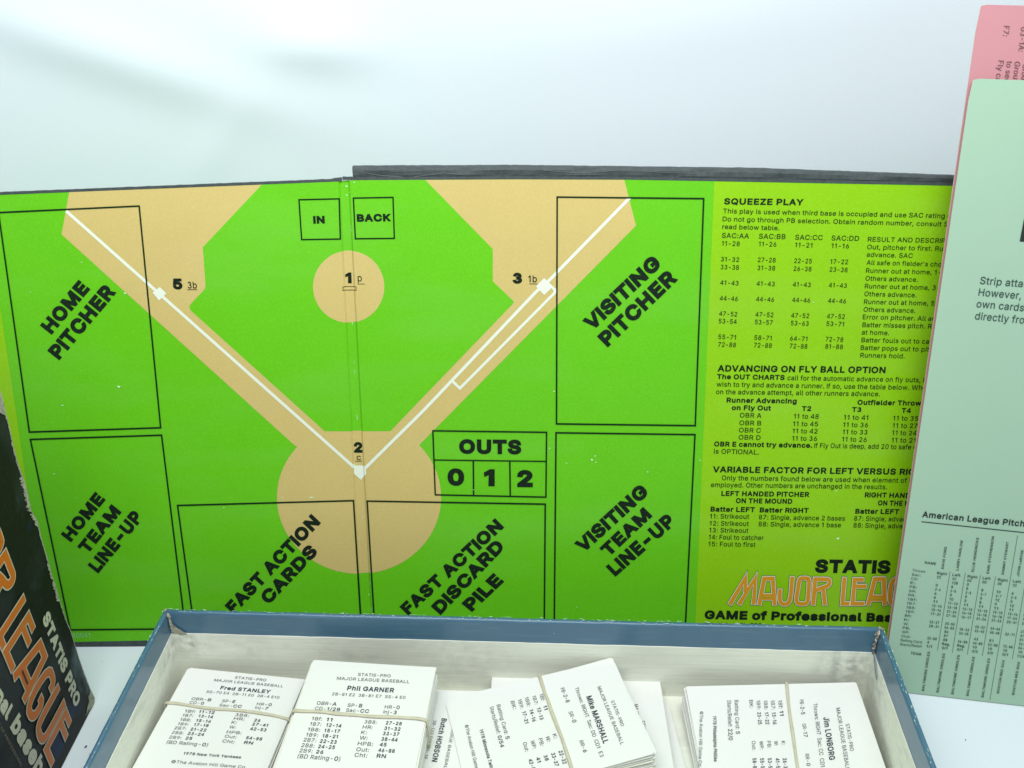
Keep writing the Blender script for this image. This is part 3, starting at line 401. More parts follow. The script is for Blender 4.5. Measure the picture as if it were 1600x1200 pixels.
# ---------------------------------------------------------------- game board
gb = thing('game_board', 'folding board printed with a green and tan baseball diamond, standing upright behind the blue tray', 'game board', HB)
topL = lambda x: 304.5+(x-0)*-0.0397
def build_board():
    # panels: front print face and a slab of board behind it
    TLp, BLp = PL.hit(-450, 322.4), PL.hit(-307, 1012.5)
    BLp = PL.hit(-307, 1012.5)
    L = [PL.hit(BOARD.xl(283)-1.5, 283.4), TLp, BLp, PL.hit(BOARD.xl(1000)-1.5, 999)]
    wR = (TLp-HT).length
    topR = [PR.hit(*p) for p in ((BOARD.xr(281)+1.5, 281.3), (800, 280), (975, 280.6), (1116, 283), (1487, 290))]
    TRp = topR[-1]+_right*(wR-(topR[-1]-topR[0]).length)
    BRb = PR.hit(BOARD.xr(999)+1.5, 999)
    BRp = BRb+_right*((TRp-topR[0]).length)
    prism('board_panel', L, -PL.n*0.0022, ['green'], gb)
    prism('board_panel', topR+[TRp, BRp, BRb], -PR.n*0.0022, ['green'], gb)
    # hinge strip, sunk a little between its two creases
    V = []; F = []; ys = [282.4, 1000]
    for y in ys:
        a, b = BOARD.xl(y), BOARD.xr(y)
        for x in (a-1.5, a+1.5, 0.5*(a+b)-0.01, b-1.5, b+1.5): V.append(BOARD.map(x, y, 0.00003))
    V = [v for v in V]; n = 5
    F = [(i, i+1, i+1+n, i+n) for i in range(n-1)]
    mesh('hinge_strip', V, F, ['green'], gb)
    # dark tape along the upper edges
    def tape(p, pts, rise, name, back, dep, lowlift=0.0):
        lo = [p.hit(x, y, back) for x, y in pts]; hi = [p.hit(x, y-rise(x), back) for x, y in pts]
        V = lo+hi+[q-p.n*dep for q in lo]+[q-p.n*dep for q in hi]; m = len(pts); F = []
        for i in range(m-1):
            F += [(i, i+1, m+i+1, m+i), (m+i, m+i+1, 3*m+i+1, 3*m+i), (2*m+i, 2*m+i+1, i+1, i), (3*m+i, 3*m+i+1, 2*m+i+1, 2*m+i)]
        F += [(0, m, 3*m, 2*m), (m-1, 2*m-1, 4*m-1, 3*m-1)]
        return mesh(name, V, F, ['leather'], gb)
    rough = lambda x: 0.5*sin(x*0.31)*sin(x*0.083+1)+random.uniform(-0.25, 0.25)
    ptsL = [(x, topL(x)) for x in range(-450, 524, 7)]+[(526, 283.6), (529, 283.5), (533, 283.4)]
    tape(PL, ptsL, lambda x: 4.2+rough(x)*0.6+1.6*(x > 521), 'edge_tape', 0.0001, 0.0024)
    py = lambda x: 281.3-(x-545)*0.005 if x < 800 else (280+(x-800)*0.0034 if x < 975 else (280.6+(x-975)*0.017 if x < 1116 else 283+(x-1116)*0.0189))
    ptsR = [(x, py(x)) for x in range(535, 1500, 6)]+[(1600, 292), (1900, 298)]
    tape(PR, ptsR, lambda x: 4.5+rough(x)*0.5+(0.5 if x < 560 else 0), 'edge_tape', 0.0001, 0.0024)
    botL = [(x, 1003.5-(x-120)*0.0209+8.5) for x in range(-300, 570, 7)]
    tape(PL, botL, lambda x: 9.0+rough(x)*0.3, 'edge_tape', 0.0001, 0.0024)
    botR = [(x, 998+(x-580)*0.0147+9) for x in range(580, 1790, 10)]
    tape(PR, botR, lambda x: 9.0+rough(x)*0.3, 'edge_tape', 0.0001, 0.0024)
    # folded spine of the rear half standing proud behind the front panel
    ty = lambda x: 259-(x-549)*0.004 if x < 800 else (258+(x-800)*0.0118 if x < 1180 else 262.5+(x-1180)*0.0361)
    V = []; F = []; xs = [549.5]+list(range(552, 1500, 7))+[1600, 1900]
    pr_ = [(0.0, -0.0006), (0.25, -0.0003), (0.62, -0.0002), (0.86, -0.0007), (0.97, -0.0018), (1.0, -0.0034), (0.96, -0.0056), (0.6, -0.0066), (0.0, -0.0066)]
    for k, x in enumerate(xs):
        y1 = ty(x)+random.uniform(-0.3, 0.3); y0 = py(x)-2.5
        for t, b in pr_:
            wob = 0.00025*sin(x*0.05)*sin(t*9+x*0.02) if 0 < t < 0.9 else 0
            xx = x + (1-t)*2.0*(k == 0)
            V.append(PR.hit(xx, y0+(y1-y0)*t, b+wob))
    m = len(pr_)
    for i in range(len(xs)-1):
        for j in range(m): F.append((i*m+j, i*m+(j+1) % m, (i+1)*m+(j+1) % m, (i+1)*m+j))
    F += [tuple(range(m)), tuple(range((len(xs)-1)*m, len(xs)*m))]
    mesh('fold_spine', V, F, ['leather'], gb)
    # crease lines pressed into the tape
    pr = Print(Plane(PR.P+PR.n*0.0001, PR.n))
    for (a, b, c, d) in ((566, 269, 596, 274), (596, 274, 640, 277), (640, 277, 668, 273), (690, 269.5, 722, 273), (668, 273.5, 690, 270.5), (610, 267.5, 660, 266.5), (735, 266, 790, 264.5), (850, 266, 905, 270), (905, 270, 960, 266.5), (1010, 268, 1090, 271)):
        pr.ribbon([(a, b), ((a+c)/2, (b+d)/2+0.4), (c, d)], 0.7, 0.0)
    pr.done('pressed_crease', ['leather_line'], gb)
    # rear half hanging behind, foot on the table
    f0 = topR[0]-PR.n*0.0045; f1 = TRp-PR.n*0.0045
    foot = lambda q: Vector((q.x-0.001, q.y-0.012, 0.0004))
    e0, e1 = f0+_right*0.004+Vector((0, 0, -0.001)), f1+Vector((0, 0, -0.001))
    prism('rear_panel', [e0, e1, foot(e1), foot(e0)], Vector((0, 0.0022, 0.0006)), ['leather'], gb)
build_board()
# --- flat printing
pr = Print(BOARD)
dirt = [(108.2, 300.2), (96.3, 366.3), (458, 693.5)]
N = 60; cx, cy, rx, ry = 561, 777, 128.3, 119.5
a0 = math.atan2((696.3-cy)/ry, (461.3-cx)/rx); a1 = math.atan2((697-cy)/ry, (653-cx)/rx)
aa = a0 % (2*pi); ab = a1 % (2*pi)
if ab > aa: aa += 2*pi
arc = [(cx+rx*cos(aa+(ab-2*pi-aa+2*pi)*t/N), cy+ry*sin(aa+(ab-aa)*t/N)) for t in range(N+1)]
arc = [(cx+rx*cos(aa+(ab-aa)*t/N), cy+ry*sin(aa+(ab-aa)*t/N)) for t in range(N+1)]
dirt += arc + [(993.8, 352.5), (975.5, 281.0), (800, 280.4), (544, 281.8), (530, 283.8), (300, 292.9)]
pr.poly(dirt, 0.00006); pr.done('dirt_print', ['tan'], gb)
pr = Print(BOARD)
grass = [(409, 288.5), (317, 386.3), (321.3, 447), (320, 451.5), (298, 475), (295.8, 480), (298, 485), (507.5, 673.8), (610, 673.6), (801, 475), (803, 472), (801.5, 469.5), (770, 439.5), (770, 389), (664.8, 281.2), (544, 281.9), (530, 283.9)]
pr.poly(grass, 0.0001); pr.done('infield_grass_print', ['green_in'], gb)
pr = Print(BOARD)
pr.poly([(544.9+55.7*cos(2*pi*i/64), 448+56.2*sin(2*pi*i/64)) for i in range(64)], 0.00014); pr.done('mound_print', ['tan'], gb)
pr = Print(BOARD)
ry0, ry1 = (1116, 283.6), (1086, 980)
pr.poly([ry0, (1487, 290.8), (1860, 298), (1780, 1014), (1085.3, 999)], 0.00006)
pr.done('yellow_margin_print', ['yellow'], gb); pr = Print(BOARD)
pr.poly([(-447, 322.8), (-28, 305.9), (0, 478), (24, 636), (40, 745), (79, 1004), (-306, 1012)], 0.00006)
pr.done('yellow_margin_print', ['yellow'], gb)
pr = Print(BOARD)
z3 = Zoom(680, 420, 6)
pr.ribbon([(103.5, 329.5), (249.3, 459), (554, 730.5)], 4.6, 0.00018)
pr.done('foul_line_print', ['white'], gb); pr = Print(BOARD)
pr.ribbon([(984, 309), z3(1165, 8), z3(1010, 170), z3(960, 200), (662, 641), (571, 731)], 4.8, 0.00018)
pr.done('foul_line_print', ['white'], gb); pr = Print(BOARD)
pr.ribbon([z3(1060, 140), z3(1122, 195), z3(1120, 225), z3(232, 1120), z3(150, 1040)], 4.2, 0.00019)
pr.done('running_lane_print', ['white'], gb)
pr = Print(BOARD)
pr.poly([z3(945, 165), z3(1022, 85), z3(1100, 170), z3(1022, 245)], 0.00021)
pr.done('base_print', ['white'], gb); pr = Print(BOARD)
pr.poly([(238.6, 457), (250, 448.2), (260.2, 458.6), (248.8, 469.6)], 0.00021)
pr.done('base_print', ['white'], gb); pr = Print(BOARD)
pr.poly([(553, 728), (571.3, 728), (572.5, 740), (563.8, 750.8), (553, 741)], 0.00021)
pr.done('base_print', ['white'], gb)
def rect(a, b, c, d, wd=2.5, lift=0.00026, done=True):
    p = Print(BOARD); p.ribbon([a, b, c, d], wd, lift, True)
    if done: p.done('box_outline_print', ['black_line'], gb)
    return p
rect((-2, 332), (217.7, 321.8), (251.3, 668), (46.2, 674.8))
rect((47.8, 686.3), (252.7, 679.6), (289.8, 982), (110, 983.8))
rect((277.7, 789.4), (552.5, 781.9), (565.5, 1000-3), (306, 998))
rect((573.8, 782.6), (852, 787.4), (850.2, 995), (586.5, 995))
rect((870.6, 307.8), (1099.4, 310.2), (1086.2, 664.8), (869.5, 662))
rect((868.8, 675.9), (1085.8, 678.8), (1070, 994), (865.8, 994))
rect((467.3, 312), (530, 310.5), (532, 373.3), (471.5, 374.3), 2.2)
rect((552.3, 309.4), (614.2, 308.3), (616.3, 372.3), (555.4, 372.9), 2.2)
pr = rect((676.4, 672.8), (854, 675.2), (853, 776.4), (680.2, 772.8), 2.3, 0.00026, False)
pr.ribbon([(678.6, 718.4), (852.4, 720.6)], 1.9, 0.00026)
pr.ribbon([(739.6, 720.2), (740.1, 773)], 2.4, 0.00027); pr.ribbon([(796.6, 721), (797.3, 774)], 2.4, 0.00027)
pr.done('box_outline_print', ['black_line'], gb)
pr = Print(BOARD)
text(pr, 'HOME', (81, 522.8), (141.6, 451.6), (62.6, 508.2), 'h'); text(pr, 'PITCHER', (93, 562.8), (182.8, 457), (74, 547.6), 'h')
pr.done('lettering', ['black'], gb)
pr = Print(BOARD)
text(pr, 'HOME', (111.3, 847), (165.5, 780.5), (95, 834.5), 'h'); text(pr, 'TEAM', (137, 866.3), (190.5, 800), (120.8, 853.8), 'h'); text(pr, 'LINE-UP', (153.8, 895.8), (224.6, 808.9), (137, 882.5), 'h')
pr.done('lettering', ['black'], gb)
pr = Print(BOARD)
text(pr, 'FAST ACTION', (366.3, 959.8), (501.8, 817), (350.8, 945.8), 'h'); text(pr, 'CARDS', (420.3, 945), (498, 863), (404.8, 931), 'h')
pr.done('lettering', ['black'], gb)
pr = Print(BOARD)
text(pr, 'FAST ACTION', (638.5, 961.5), (788, 823.8), (624, 947.6), 'h'); text(pr, 'DISCARD', (688.7, 960.8), (789.8, 855.2), (673, 946.9), 'h'); text(pr, 'PILE', (737.6, 955.9), (788, 908.3), (720.8, 942.4), 'h')
pr.done('lettering', ['black'], gb)
pr = Print(BOARD); zv = Zoom(890, 370, 6)
zv.t(pr, 'VISITING', 209, 890, 868, 268, (115, 785), 'h'); zv.t(pr, 'PITCHER', 358, 1036, 1020, 402, (256, 932), 'h')
pr.done('lettering', ['black'], gb)
pr = Print(BOARD)
text(pr, 'VISITING', (911.3, 864.7), (1014.9, 770.8), (896.4, 848.7), 'h'); text(pr, 'TEAM', (951, 870.6), (1019.7, 806.3), (936.2, 856.2), 'h'); text(pr, 'LINE-UP', (961.7, 900.8), (1056.9, 817.1), (946.2, 884.9), 'h')
pr.done('lettering', ['black'], gb)
pr = Print(BOARD)
text(pr, 'OUTS', (717.5, 708.6), (814.5, 709.6), 22.5, 'h'); text(pr, '0', (699.5, 758.3), (725.5, 758.6), 26.5, 'h'); text(pr, '1', (756.2, 759.3), (773, 759.5), 26.5, 'h'); text(pr, '2', (808, 760.8), (832.5, 761), 26.5, 'h')
pr.done('lettering', ['black'], gb)
pr = Print(BOARD)
text(pr, 'IN', (489.8, 349.4), (507.8, 349.1), 12, 'h'); text(pr, 'BACK', (558, 346.5), (611.3, 345.8), 12, 'h')
for s_, a, b, y, h in (('5', 270.8, 285.8, 452, 17), ('3', 800.5, 815.8, 443, 17), ('1', 539.5, 549.2, 443, 17), ('2', 553, 566.3, 708, 16.5)): text(pr, s_, (a, y), (b, y), h, 'h')
pr.done('lettering', ['black'], gb); pr = Print(BOARD)
for s_, a, b, y, h in (('3b', 293.8, 308, 450.5, 10.5), ('1b', 825.5, 838.8, 440.8, 10.5), ('p', 559.2, 565.6, 439.5, 11), ('c', 557, 563.6, 719.5, 9)): text(pr, s_, (a, y), (b, y), h, 'r')
for a, b, y in ((293, 308.3, 452.3), (827, 839.5, 443.3), (558.8, 570, 443.6), (555, 565.5, 721.2)): pr.ribbon([(a, y), (b, y)], 0.8, 0.00026)
pr.ribbon([(536, 448.2), (556.6, 448), (556.6, 453.4), (536, 453.6)], 0.9, 0.00026, True)
pr.done('lettering', ['black'], gb)
pr = Print(BOARD); text(pr, '740041', (107.5, 996.3), (141.3, 995.5), 7.5, 'r'); pr.done('serial_number', ['serial'], gb)

# --- charts on the right panel
z = Zoom(1100, 280, 4)
pr = Print(BOARD)
z.t(pr, 'SQUEEZE PLAY', 124, 157, 620, 163, 39, 'c'); pr.done('heading', ['black'], gb)
pr = Print(BOARD)
z.t(pr, 'This play is used when third base is occupied and use SAC rating', 118, 212, 1502, 243, 29, 'r', ' of batter.')
z.t(pr, 'Do not go through PB selection. Obtain random number, consult', 115, 262, 1482, 294, 29, 'r', ' SAC and')
z.t(pr, 'read below table.', 113, 310, 470, 319, 29)
for s_, a, b, c, d in (('SAC:AA', 110, 366, 280, 370), ('SAC:BB', 342, 371, 508, 374), ('SAC:CC', 568, 377, 740, 380), ('SAC:DD', 795, 382, 967, 385)): z.t(pr, s_, a, b, c, d, 31)
rows = [('11-28 11-26 11-21 11-16', (110, 414, 222, 418), (341, 418, 451, 421), (568, 424, 675, 427), (795, 429, 904, 432)),
 ('31-32 27-28 22-25 17-22', (104, 513, 218, 517), (335, 517, 446, 520), (562, 523, 672, 526), (788, 528, 898, 531)),
 ('33-38 31-38 26-38 23-38', (102, 562, 217, 566), (332, 567, 443, 570), (558, 572, 670, 576), (783, 577, 895, 581)),
 ('41-43 41-43 41-43 41-43', (100, 659, 214, 664), (327, 665, 440, 669), (553, 670, 665, 674), (778, 675, 890, 679)),
 ('44-46 44-46 44-46 44-46', (97, 757, 210, 761), (324, 762, 436, 766), (550, 767, 661, 771), (773, 772, 885, 776)),
 ('47-52 47-52 47-52 47-52', (93, 853, 206, 858), (320, 858, 432, 862), (543, 864, 655, 868), (766, 869, 878, 873)),
 ('53-54 53-57 53-63 53-71', (91, 900, 203, 904), (317, 906, 427, 910), (541, 912, 652, 916), (763, 916, 873, 920)),
 ('55-71 58-71 64-71 72-78', (88, 998, 198, 1002), (313, 1003, 421, 1007), (536, 1008, 644, 1012), (758, 1013, 868, 1017)),
 ('72-88 72-88 72-88 81-88', (87, 1046, 198, 1050), (311, 1050, 422, 1054), (534, 1055, 644, 1059), (756, 1058, 866, 1062))]
for r_ in rows:
    for s_, q in zip(r_[0].split(), r_[1:]): z.t(pr, s_, *q, 29)
for s_, e_, a, b, c, d in (('RESULT AND DESCRIP', 'TION', 1022, 389, 1505, 398), ('Out, pitcher to first. Ru', 'nners', 1018, 437, 1490, 448), ('advance. SAC', '', 1015, 484, 1302, 492),
  ("All safe on fielder's cho", 'ice.', 1014, 534, 1482, 546), ('Runner out at home, 1-', '2.', 1010, 584, 1478, 596), ('Others advance.', '', 1007, 633, 1334, 641),
  ('Runner out at home, 3-', '2.', 1003, 681, 1470, 693), ('Others advance.', '', 1000, 730, 1326, 738), ('Runner out at home, 5-', '2.', 998, 779, 1462, 790), ('Others advance.', '', 995, 827, 1319, 835),
  ('Error on pitcher. All ad', 'vance.', 990, 874, 1444, 885), ('Batter misses pitch. Ru', 'nner', 988, 923, 1444, 933), ('at home.', '', 984, 970, 1156, 974),
  ('Batter fouls out to cat', 'cher.', 982, 1018, 1420, 1028), ('Batter pops out to pit', 'cher.', 977, 1066, 1404, 1077), ('Runners hold.', '', 975, 1113, 1252, 1119)):
    z.t(pr, s_, a, b, c, d, 29, 'r', e_)
pr.done('chart_lettering', ['ink'], gb)
z = Zoom(1080, 550, 4)
pr = Print(BOARD)
z.t(pr, 'ADVANCING ON FLY BALL OPTION', 164, 121, 1212, 132, 40, 'c'); z.t(pr, 'The OUT CHARTS', 160, 168, 582, 174, 31, 'c')
z.t(pr, 'Runner Advancing', 220, 315, 658, 321, 31, 'c'); z.t(pr, 'Outfielder Throw', 1037, 329, 1435, 334, 31, 'c'); z.t(pr, 'on Fly Out', 252, 362, 497, 365, 31, 'c')
for s_, a, b, c, d in (('T2', 690, 367, 748, 368), ('T3', 1003, 373, 1061, 374), ('T4', 1313, 379, 1371, 380)): z.t(pr, s_, a, b, c, d, 30, 'c')
z.t(pr, 'OBR E cannot try advance.', 142, 589, 755, 598, 31, 'c'); z.t(pr, 'VARIABLE FACTOR FOR LEFT VERSUS RIG', 134, 751, 1395, 767, 38, 'c', 'HT')
z.t(pr, 'LEFT HANDED PITCHER', 187, 898, 736, 905, 31, 'c'); z.t(pr, 'ON THE MOUND', 278, 943, 630, 948, 31, 'c'); z.t(pr, 'RIGHT HAND', 1083, 907, 1366, 911, 31, 'c', 'ED'); z.t(pr, 'ON THE M', 1165, 957, 1364, 960, 31, 'c', 'OUND')
z.t(pr, 'Batter LEFT', 120, 996, 397, 1000, 31, 'c'); z.t(pr, 'Batter RIGHT', 427, 1001, 732, 1005, 31, 'c'); z.t(pr, 'Batter LEFT', 1024, 1009, 1297, 1012, 31, 'c')
pr.done('heading', ['black'], gb)
pr = Print(BOARD)
z.t(pr, 'call for the automatic advance on fly outs, b', 600, 175, 1468, 189, 30, 'r', 'ut'); z.t(pr, 'wish to try and advance a runner. If so, use the table below. Whe', 158, 215, 1465, 237, 30, 'r', 'n')
z.t(pr, 'on the advance attempt, all other runners advance.', 154, 262, 1178, 276, 30)
for s_, q, v1, q1, v2, q2, v3, q3 in (('OBR A', (302, 408, 438, 411), '48', (640, 414, 795, 417), '41', (952, 421, 1104, 424), '35', (1260, 426, 1416, 429)),
  ('OBR B', (300, 456, 436, 458), '45', (635, 461, 791, 464), '36', (948, 467, 1103, 470), '27', (1257, 472, 1411, 475)),
  ('OBR C', (297, 501, 434, 504), '42', (632, 506, 788, 509), '33', (945, 512, 1099, 515), '24', (1254, 517, 1406, 520)),
  ('OBR D', (295, 546, 432, 549), '36', (630, 552, 785, 555), '26', (941, 558, 1095, 561), '21', (1250, 563, 1400, 566))):
    z.t(pr, s_, *q, 29); z.t(pr, '11 to '+v1, *q1, 29); z.t(pr, '11 to '+v2, *q2, 29); z.t(pr, '11 to '+v3, *q3, 29)
z.t(pr, 'If Fly Out is deep, add 20 to safe c', 768, 598, 1405, 608, 30, 'r', 'hance'); z.t(pr, 'is OPTIONAL.', 140, 634, 422, 640, 30)
z.t(pr, 'Only the numbers found below are used when element of L', 190, 800, 1380, 817, 30, 'r', 'vR'); z.t(pr, 'employed. Other numbers are unchanged in the results.', 122, 843, 1222, 857, 30)
for s_, e_, a, b, c, d in (('11: Strikeout', '', 116, 1039, 361, 1042), ('87: Single, advance 2 bases', '', 422, 1045, 959, 1053), ('87: Single, advan', 'ce 2', 1016, 1053, 1342, 1058),
  ('12: Strikeout', '', 114, 1083, 359, 1086), ('88: Single, advance 1 base', '', 420, 1088, 934, 1095), ('88: Single, advan', 'ce 1', 1012, 1096, 1340, 1101), ('13: Strikeout', '', 112, 1126, 356, 1129),
  ('14: Foul to catcher', '', 109, 1169, 452, 1174), ('15: Foul to first', '', 107, 1212, 400, 1217)): z.t(pr, s_, a, b, c, d, 29, 'r', e_)
z.t(pr, 'TM. REG. APPL. FOR', 80, 1716, 440, 1720, 26)
pr.done('chart_lettering', ['ink'], gb)
pr = Print(BOARD); z = Zoom(1080, 750, 4)
z.t(pr, 'STATIS', 770, 578, 1240, 585, 84, 'h', ' PRO'); z.t(pr, 'GAME of Professional Bas', 82, 868, 1252, 886, 55, 'h', 'eball'); pr.done('title_lettering', ['black'], gb)
# outlined display letters, drawn as strokes
def rnd(pts, k=3):                                     # round the corners of a polyline (Chaikin)
    for _ in range(k):
        q = [pts[0]]
        for a, b in zip(pts, pts[1:]): q += [(a[0]*.75+b[0]*.25, a[1]*.75+b[1]*.25), (a[0]*.25+b[0]*.75, a[1]*.25+b[1]*.75)]
        pts = q+[pts[-1]]
    return pts
Estrk = lambda x: [([(x+40, 372), (x+2, 775), (x+190, 775)], 62), ([(x+38, 403), (x+180, 403)], 62), ([(x+40, 505), (x+222, 505)], 60)]
Astrk = lambda x, s: [([(x+35, 800), (x+35+s, 392), (x+35+s+140, 392), (x+295, 800)], 66), ([(x+75, 690), (x+260, 690)], 96)]
MAJOR = [([(100, 790), (345, 380), (343, 600)], 66), ([(245, 790), (500, 380), (472, 790)], 66)] + \
  [([(560, 795), (640, 385), (772, 385), (802, 800)], 64), ([(610, 672), (790, 672)], 96)] + \
  [(rnd([(885, 548), (878, 740), (930, 790), (1010, 780), (1052, 700), (1076, 355)]), 62)] + \
  [(rnd([(1240, 378), (1190, 385), (1170, 520), (1130, 760), (1220, 785), (1320, 770), (1330, 600), (1345, 385), (1290, 378), (1240, 378)]), 62)] + \
  [([(1403, 800), (1435, 395), (1560, 395)], 64), (rnd([(1560, 395), (1665, 395), (1650, 500), (1545, 525), (1440, 575)], 3), 62), ([(1558, 530), (1588, 800)], 62)]
LEAGUE = [([(1892, 365), (1860, 777), (1970, 777)], 62)] + Estrk(2015) + Astrk(2225, 105) + \
  [(rnd([(2790, 480), (2790, 395), (2620, 392), (2585, 790), (2750, 790), (2775, 620), (2700, 620)], 2), 64)] + \
  [(rnd([(2885, 365), (2850, 740), (2900, 785), (3000, 785), (3045, 720), (3070, 365)], 3), 64)] + Estrk(3120)
def display(strokes, surf, conv, parent, mats, px, bar=None, base=0.0002):
    # px: photo px per 10 letter units, for stroke widths handled in letter space
    for nm, m_, grow, lf in (('letter_outline', mats[0], 32, base), ('letter_edge', mats[1], 19, base+0.00007), ('letter_face', mats[2], 0, base+0.00014)):
        tmp = Print(surf); k = 0
        for pts, wd in strokes:
            a = Print(surf); buf = []
            a.add2d = lambda p, f, l: buf.append((p, f))
            e = grow/2
            P = list(pts)
            if grow:                                   # lengthen the ends of each stroke for the rim
                for (i, j) in ((0, 1), (-1, -2)):
                    d = (P[i][0]-P[j][0], P[i][1]-P[j][1]); l = hypot(*d) or 1
                    P[i] = (P[i][0]+d[0]/l*e*0.9, P[i][1]+d[1]/l*e*0.9)
            a.ribbon(P, wd-1+grow, 0)
            for p, f in buf: tmp.add2d([conv(*q) for q in p], f, lf+k*0.000004)
            k += 1
        tmp.done(nm, [m_], parent)
    if bar:
        for (x0, x1, y) in bar:
            tmp = Print(surf); tmp.add2d([conv(x0, y-9), conv(x1, y-9), conv(x1, y+9), conv(x0, y+9)], [(0, 1, 2, 3)], base+0.0003)
            tmp.done('letter_bar', [mats[3]], parent)
zz = Zoom(1130, 865, 10)
display(MAJOR+LEAGUE, BOARD, zz, gb, ['black_line', 'white', 'orange', 'dirty_green'], 1, [(610, 760, 668), (2310, 2460, 695)])
# pale scuffs where the print has rubbed through
pr = Print(BOARD)
for x, y, s_ in ((186, 604, 4), (541, 291, 3), (542, 305, 2), (554, 285, 2), (1309, 841, 4), (925, 718, 3.5), (931, 722, 2), (1012, 737, 2), (866, 611, 2), (885, 723, 2), (930, 712, 2.5), (487, 777, 4), (442, 777, 2), (350, 793, 2),
               (196, 458, 3), (48, 456, 1.5), (1271, 472, 1.5), (98, 633, 2.5), (85, 740, 2), (567, 810, 2), (576, 930, 2), (556, 500, 1.5), (859, 700, 2), (740, 765, 1.5), (901, 948, 1.5), (1094, 719, 2)):
    n = 9; a0_ = random.random()*6
    pr.poly([(x+s_*random.uniform(.3, 1)*cos(a0_+2*pi*i/n)*0.9, y+s_*random.uniform(.2, .7)*sin(a0_+2*pi*i/n)*0.8) for i in range(n)], 0.00032)
for k in range(46):
    y = 290+k*15+random.uniform(-6, 6)
    if random.random() < 0.6: continue
    f = random.choice([lambda y: 0.5*(BOARD.xl(y)+BOARD.xr(y))+1.5, lambda y: BOARD.xl(y)+1.8, BOARD.xr])
    l = random.uniform(2, 9); pr.ribbon([(f(y)+random.uniform(-.3, .3), y), (f(y+l)+random.uniform(-.4, .4), y+l)], random.uniform(0.25, 0.7), 0.00033)
o = pr.done('scuff_marks', ['scuff'], gb)
o['kind'] = 'stuff'
# ---------------------------------------------------------------- reference sheets leaning on the board's right end
s1 = on_z(1378, 1077.5, 0.0006); s2 = on_z(1600, 1103, 0.0006); bd = (s2-s1).normalized(); bd.z = 0; bd.normalize()
_perp = Vector((-bd.y, bd.x, 0)); SL = radians(15.5); sup = Vector((0, 0, cos(SL)))+_perp*sin(SL)
PS = Plane(s1, bd.cross(sup)); PP = Plane(s1-PS.n*0.0024, PS.n)
def sheet(name, label, plane, tl, bl, width, mats, edge_mats, th):
    t = thing(name, label, 'paper sheet', plane.hit(*bl))
    A, B = plane.hit(*tl), plane.hit(*bl)
    r = 0.0035; u = (A-B).normalized(); H = (A-B).length
    nx, ny = 26, 30; V = []; F = []
    for j in range(ny+1):
        for i in range(nx+1):
            a = width*(i/nx)**1.3; b = H*j/ny
            if j == ny and i == 0: a += 0.0006; b -= 0.0005
            wv = 0.0
            V.append(B+bd*a+u*b+plane.n*wv)
    for j in range(ny):
        for i in range(nx): F.append((j*(nx+1)+i, j*(nx+1)+i+1, (j+1)*(nx+1)+i+1, (j+1)*(nx+1)+i))
    n0 = len(V); V += [v-plane.n*th for v in V]; F2 = [tuple(q+n0 for q in f[::-1]) for f in F]
    ring = [i for i in range(nx+1)]+[(j+1)*(nx+1)-1 for j in range(1, ny+1)]+[ny*(nx+1)+i for i in range(nx-1, -1, -1)]+[j*(nx+1) for j in range(ny-1, 0, -1)]
    F3 = [(ring[k], ring[(k+1) % len(ring)], ring[(k+1) % len(ring)]+n0, ring[k]+n0) for k in range(len(ring))]
    o = mesh('sheet', V, F+F2+F3, mats+edge_mats, t)
    nb = len(F)+len(F2)
    for k, pl in enumerate(o.data.polygons):
        if k >= nb: pl.material_index = 1
    return t
gs = sheet('reference_sheet', 'mint green printed sheet leaning upright at the right, a number table near its foot', PS, (1518.5, 122.5), (1378, 1077.5), 0.18, ['green_sheet'], ['sheet_edge'], 0.0006)
ps = sheet('reference_sheet', 'pink printed sheet standing behind the mint green one, top and left edge showing', PP, (1530.5, 7), (1375, 1075), 0.18, ['pink_sheet'], ['sheet_edge'], 0.0005)
pr = Print(PS); z = Zoom(1380, 780, 3.527)
z.t(pr, 'American League Pitch', 213, 98, 776, 151, 33, 'b', 'ers')
pr.ribbon([z(210, 123), z(776, 183)], 1.3, 0.0002)
pr.done('heading', ['sheet_bold'], gs)
pr = Print(PS)
for s_, a, b, c, d in (('DAVE FORD', 333, 384, 351, 262), ('LARRY HARLOW', 414, 392, 440, 226), ('ELLIE HENDRICKS', 499, 400, 527, 212), ('EARL STEPHENSON', 582, 409, 612, 205), ('SAMMY STEWART', 664, 416, 692, 235), ('JOHN LaROSE', 748, 425, 773, 280),
  ('BALTIMORE ORIOLES', 225, 1056, 258, 840), ('BALTIMORE ORIOLES', 305, 1064, 341, 850), ('BALTIMORE ORIOLES', 387, 1074, 422, 858), ('BALTIMORE ORIOLES', 470, 1083, 505, 868), ('BALTIMORE ORIOLES', 553, 1091, 589, 877), ('BOSTON RED SOX', 638, 1069, 670, 885), ('BOSTON RED SOX', 722, 1078, 754, 895)):
    z.t(pr, s_, a, b, c, d, (a-13.5, b-2), 'm')
z.t(pr, 'NAME', 228, 354, 289, 362, 14, 'm'); z.t(pr, 'TEAM', 150, 853, 207, 860, 14, 'm')
for (a, b, c, d) in ((368, 397, 299, 832), (452, 405, 380, 845), (535, 418, 463, 855), (618, 425, 546, 862), (740, 200, 587, 1107), (786, 437, 711, 880)): pr.ribbon([z(a, b), z(c, d)], 0.55, 0.0002)
pr.done('table_heading', ['sheet_bold'], gs)
pr = Print(PS)
ylab = lambda r: 397+22.6*r
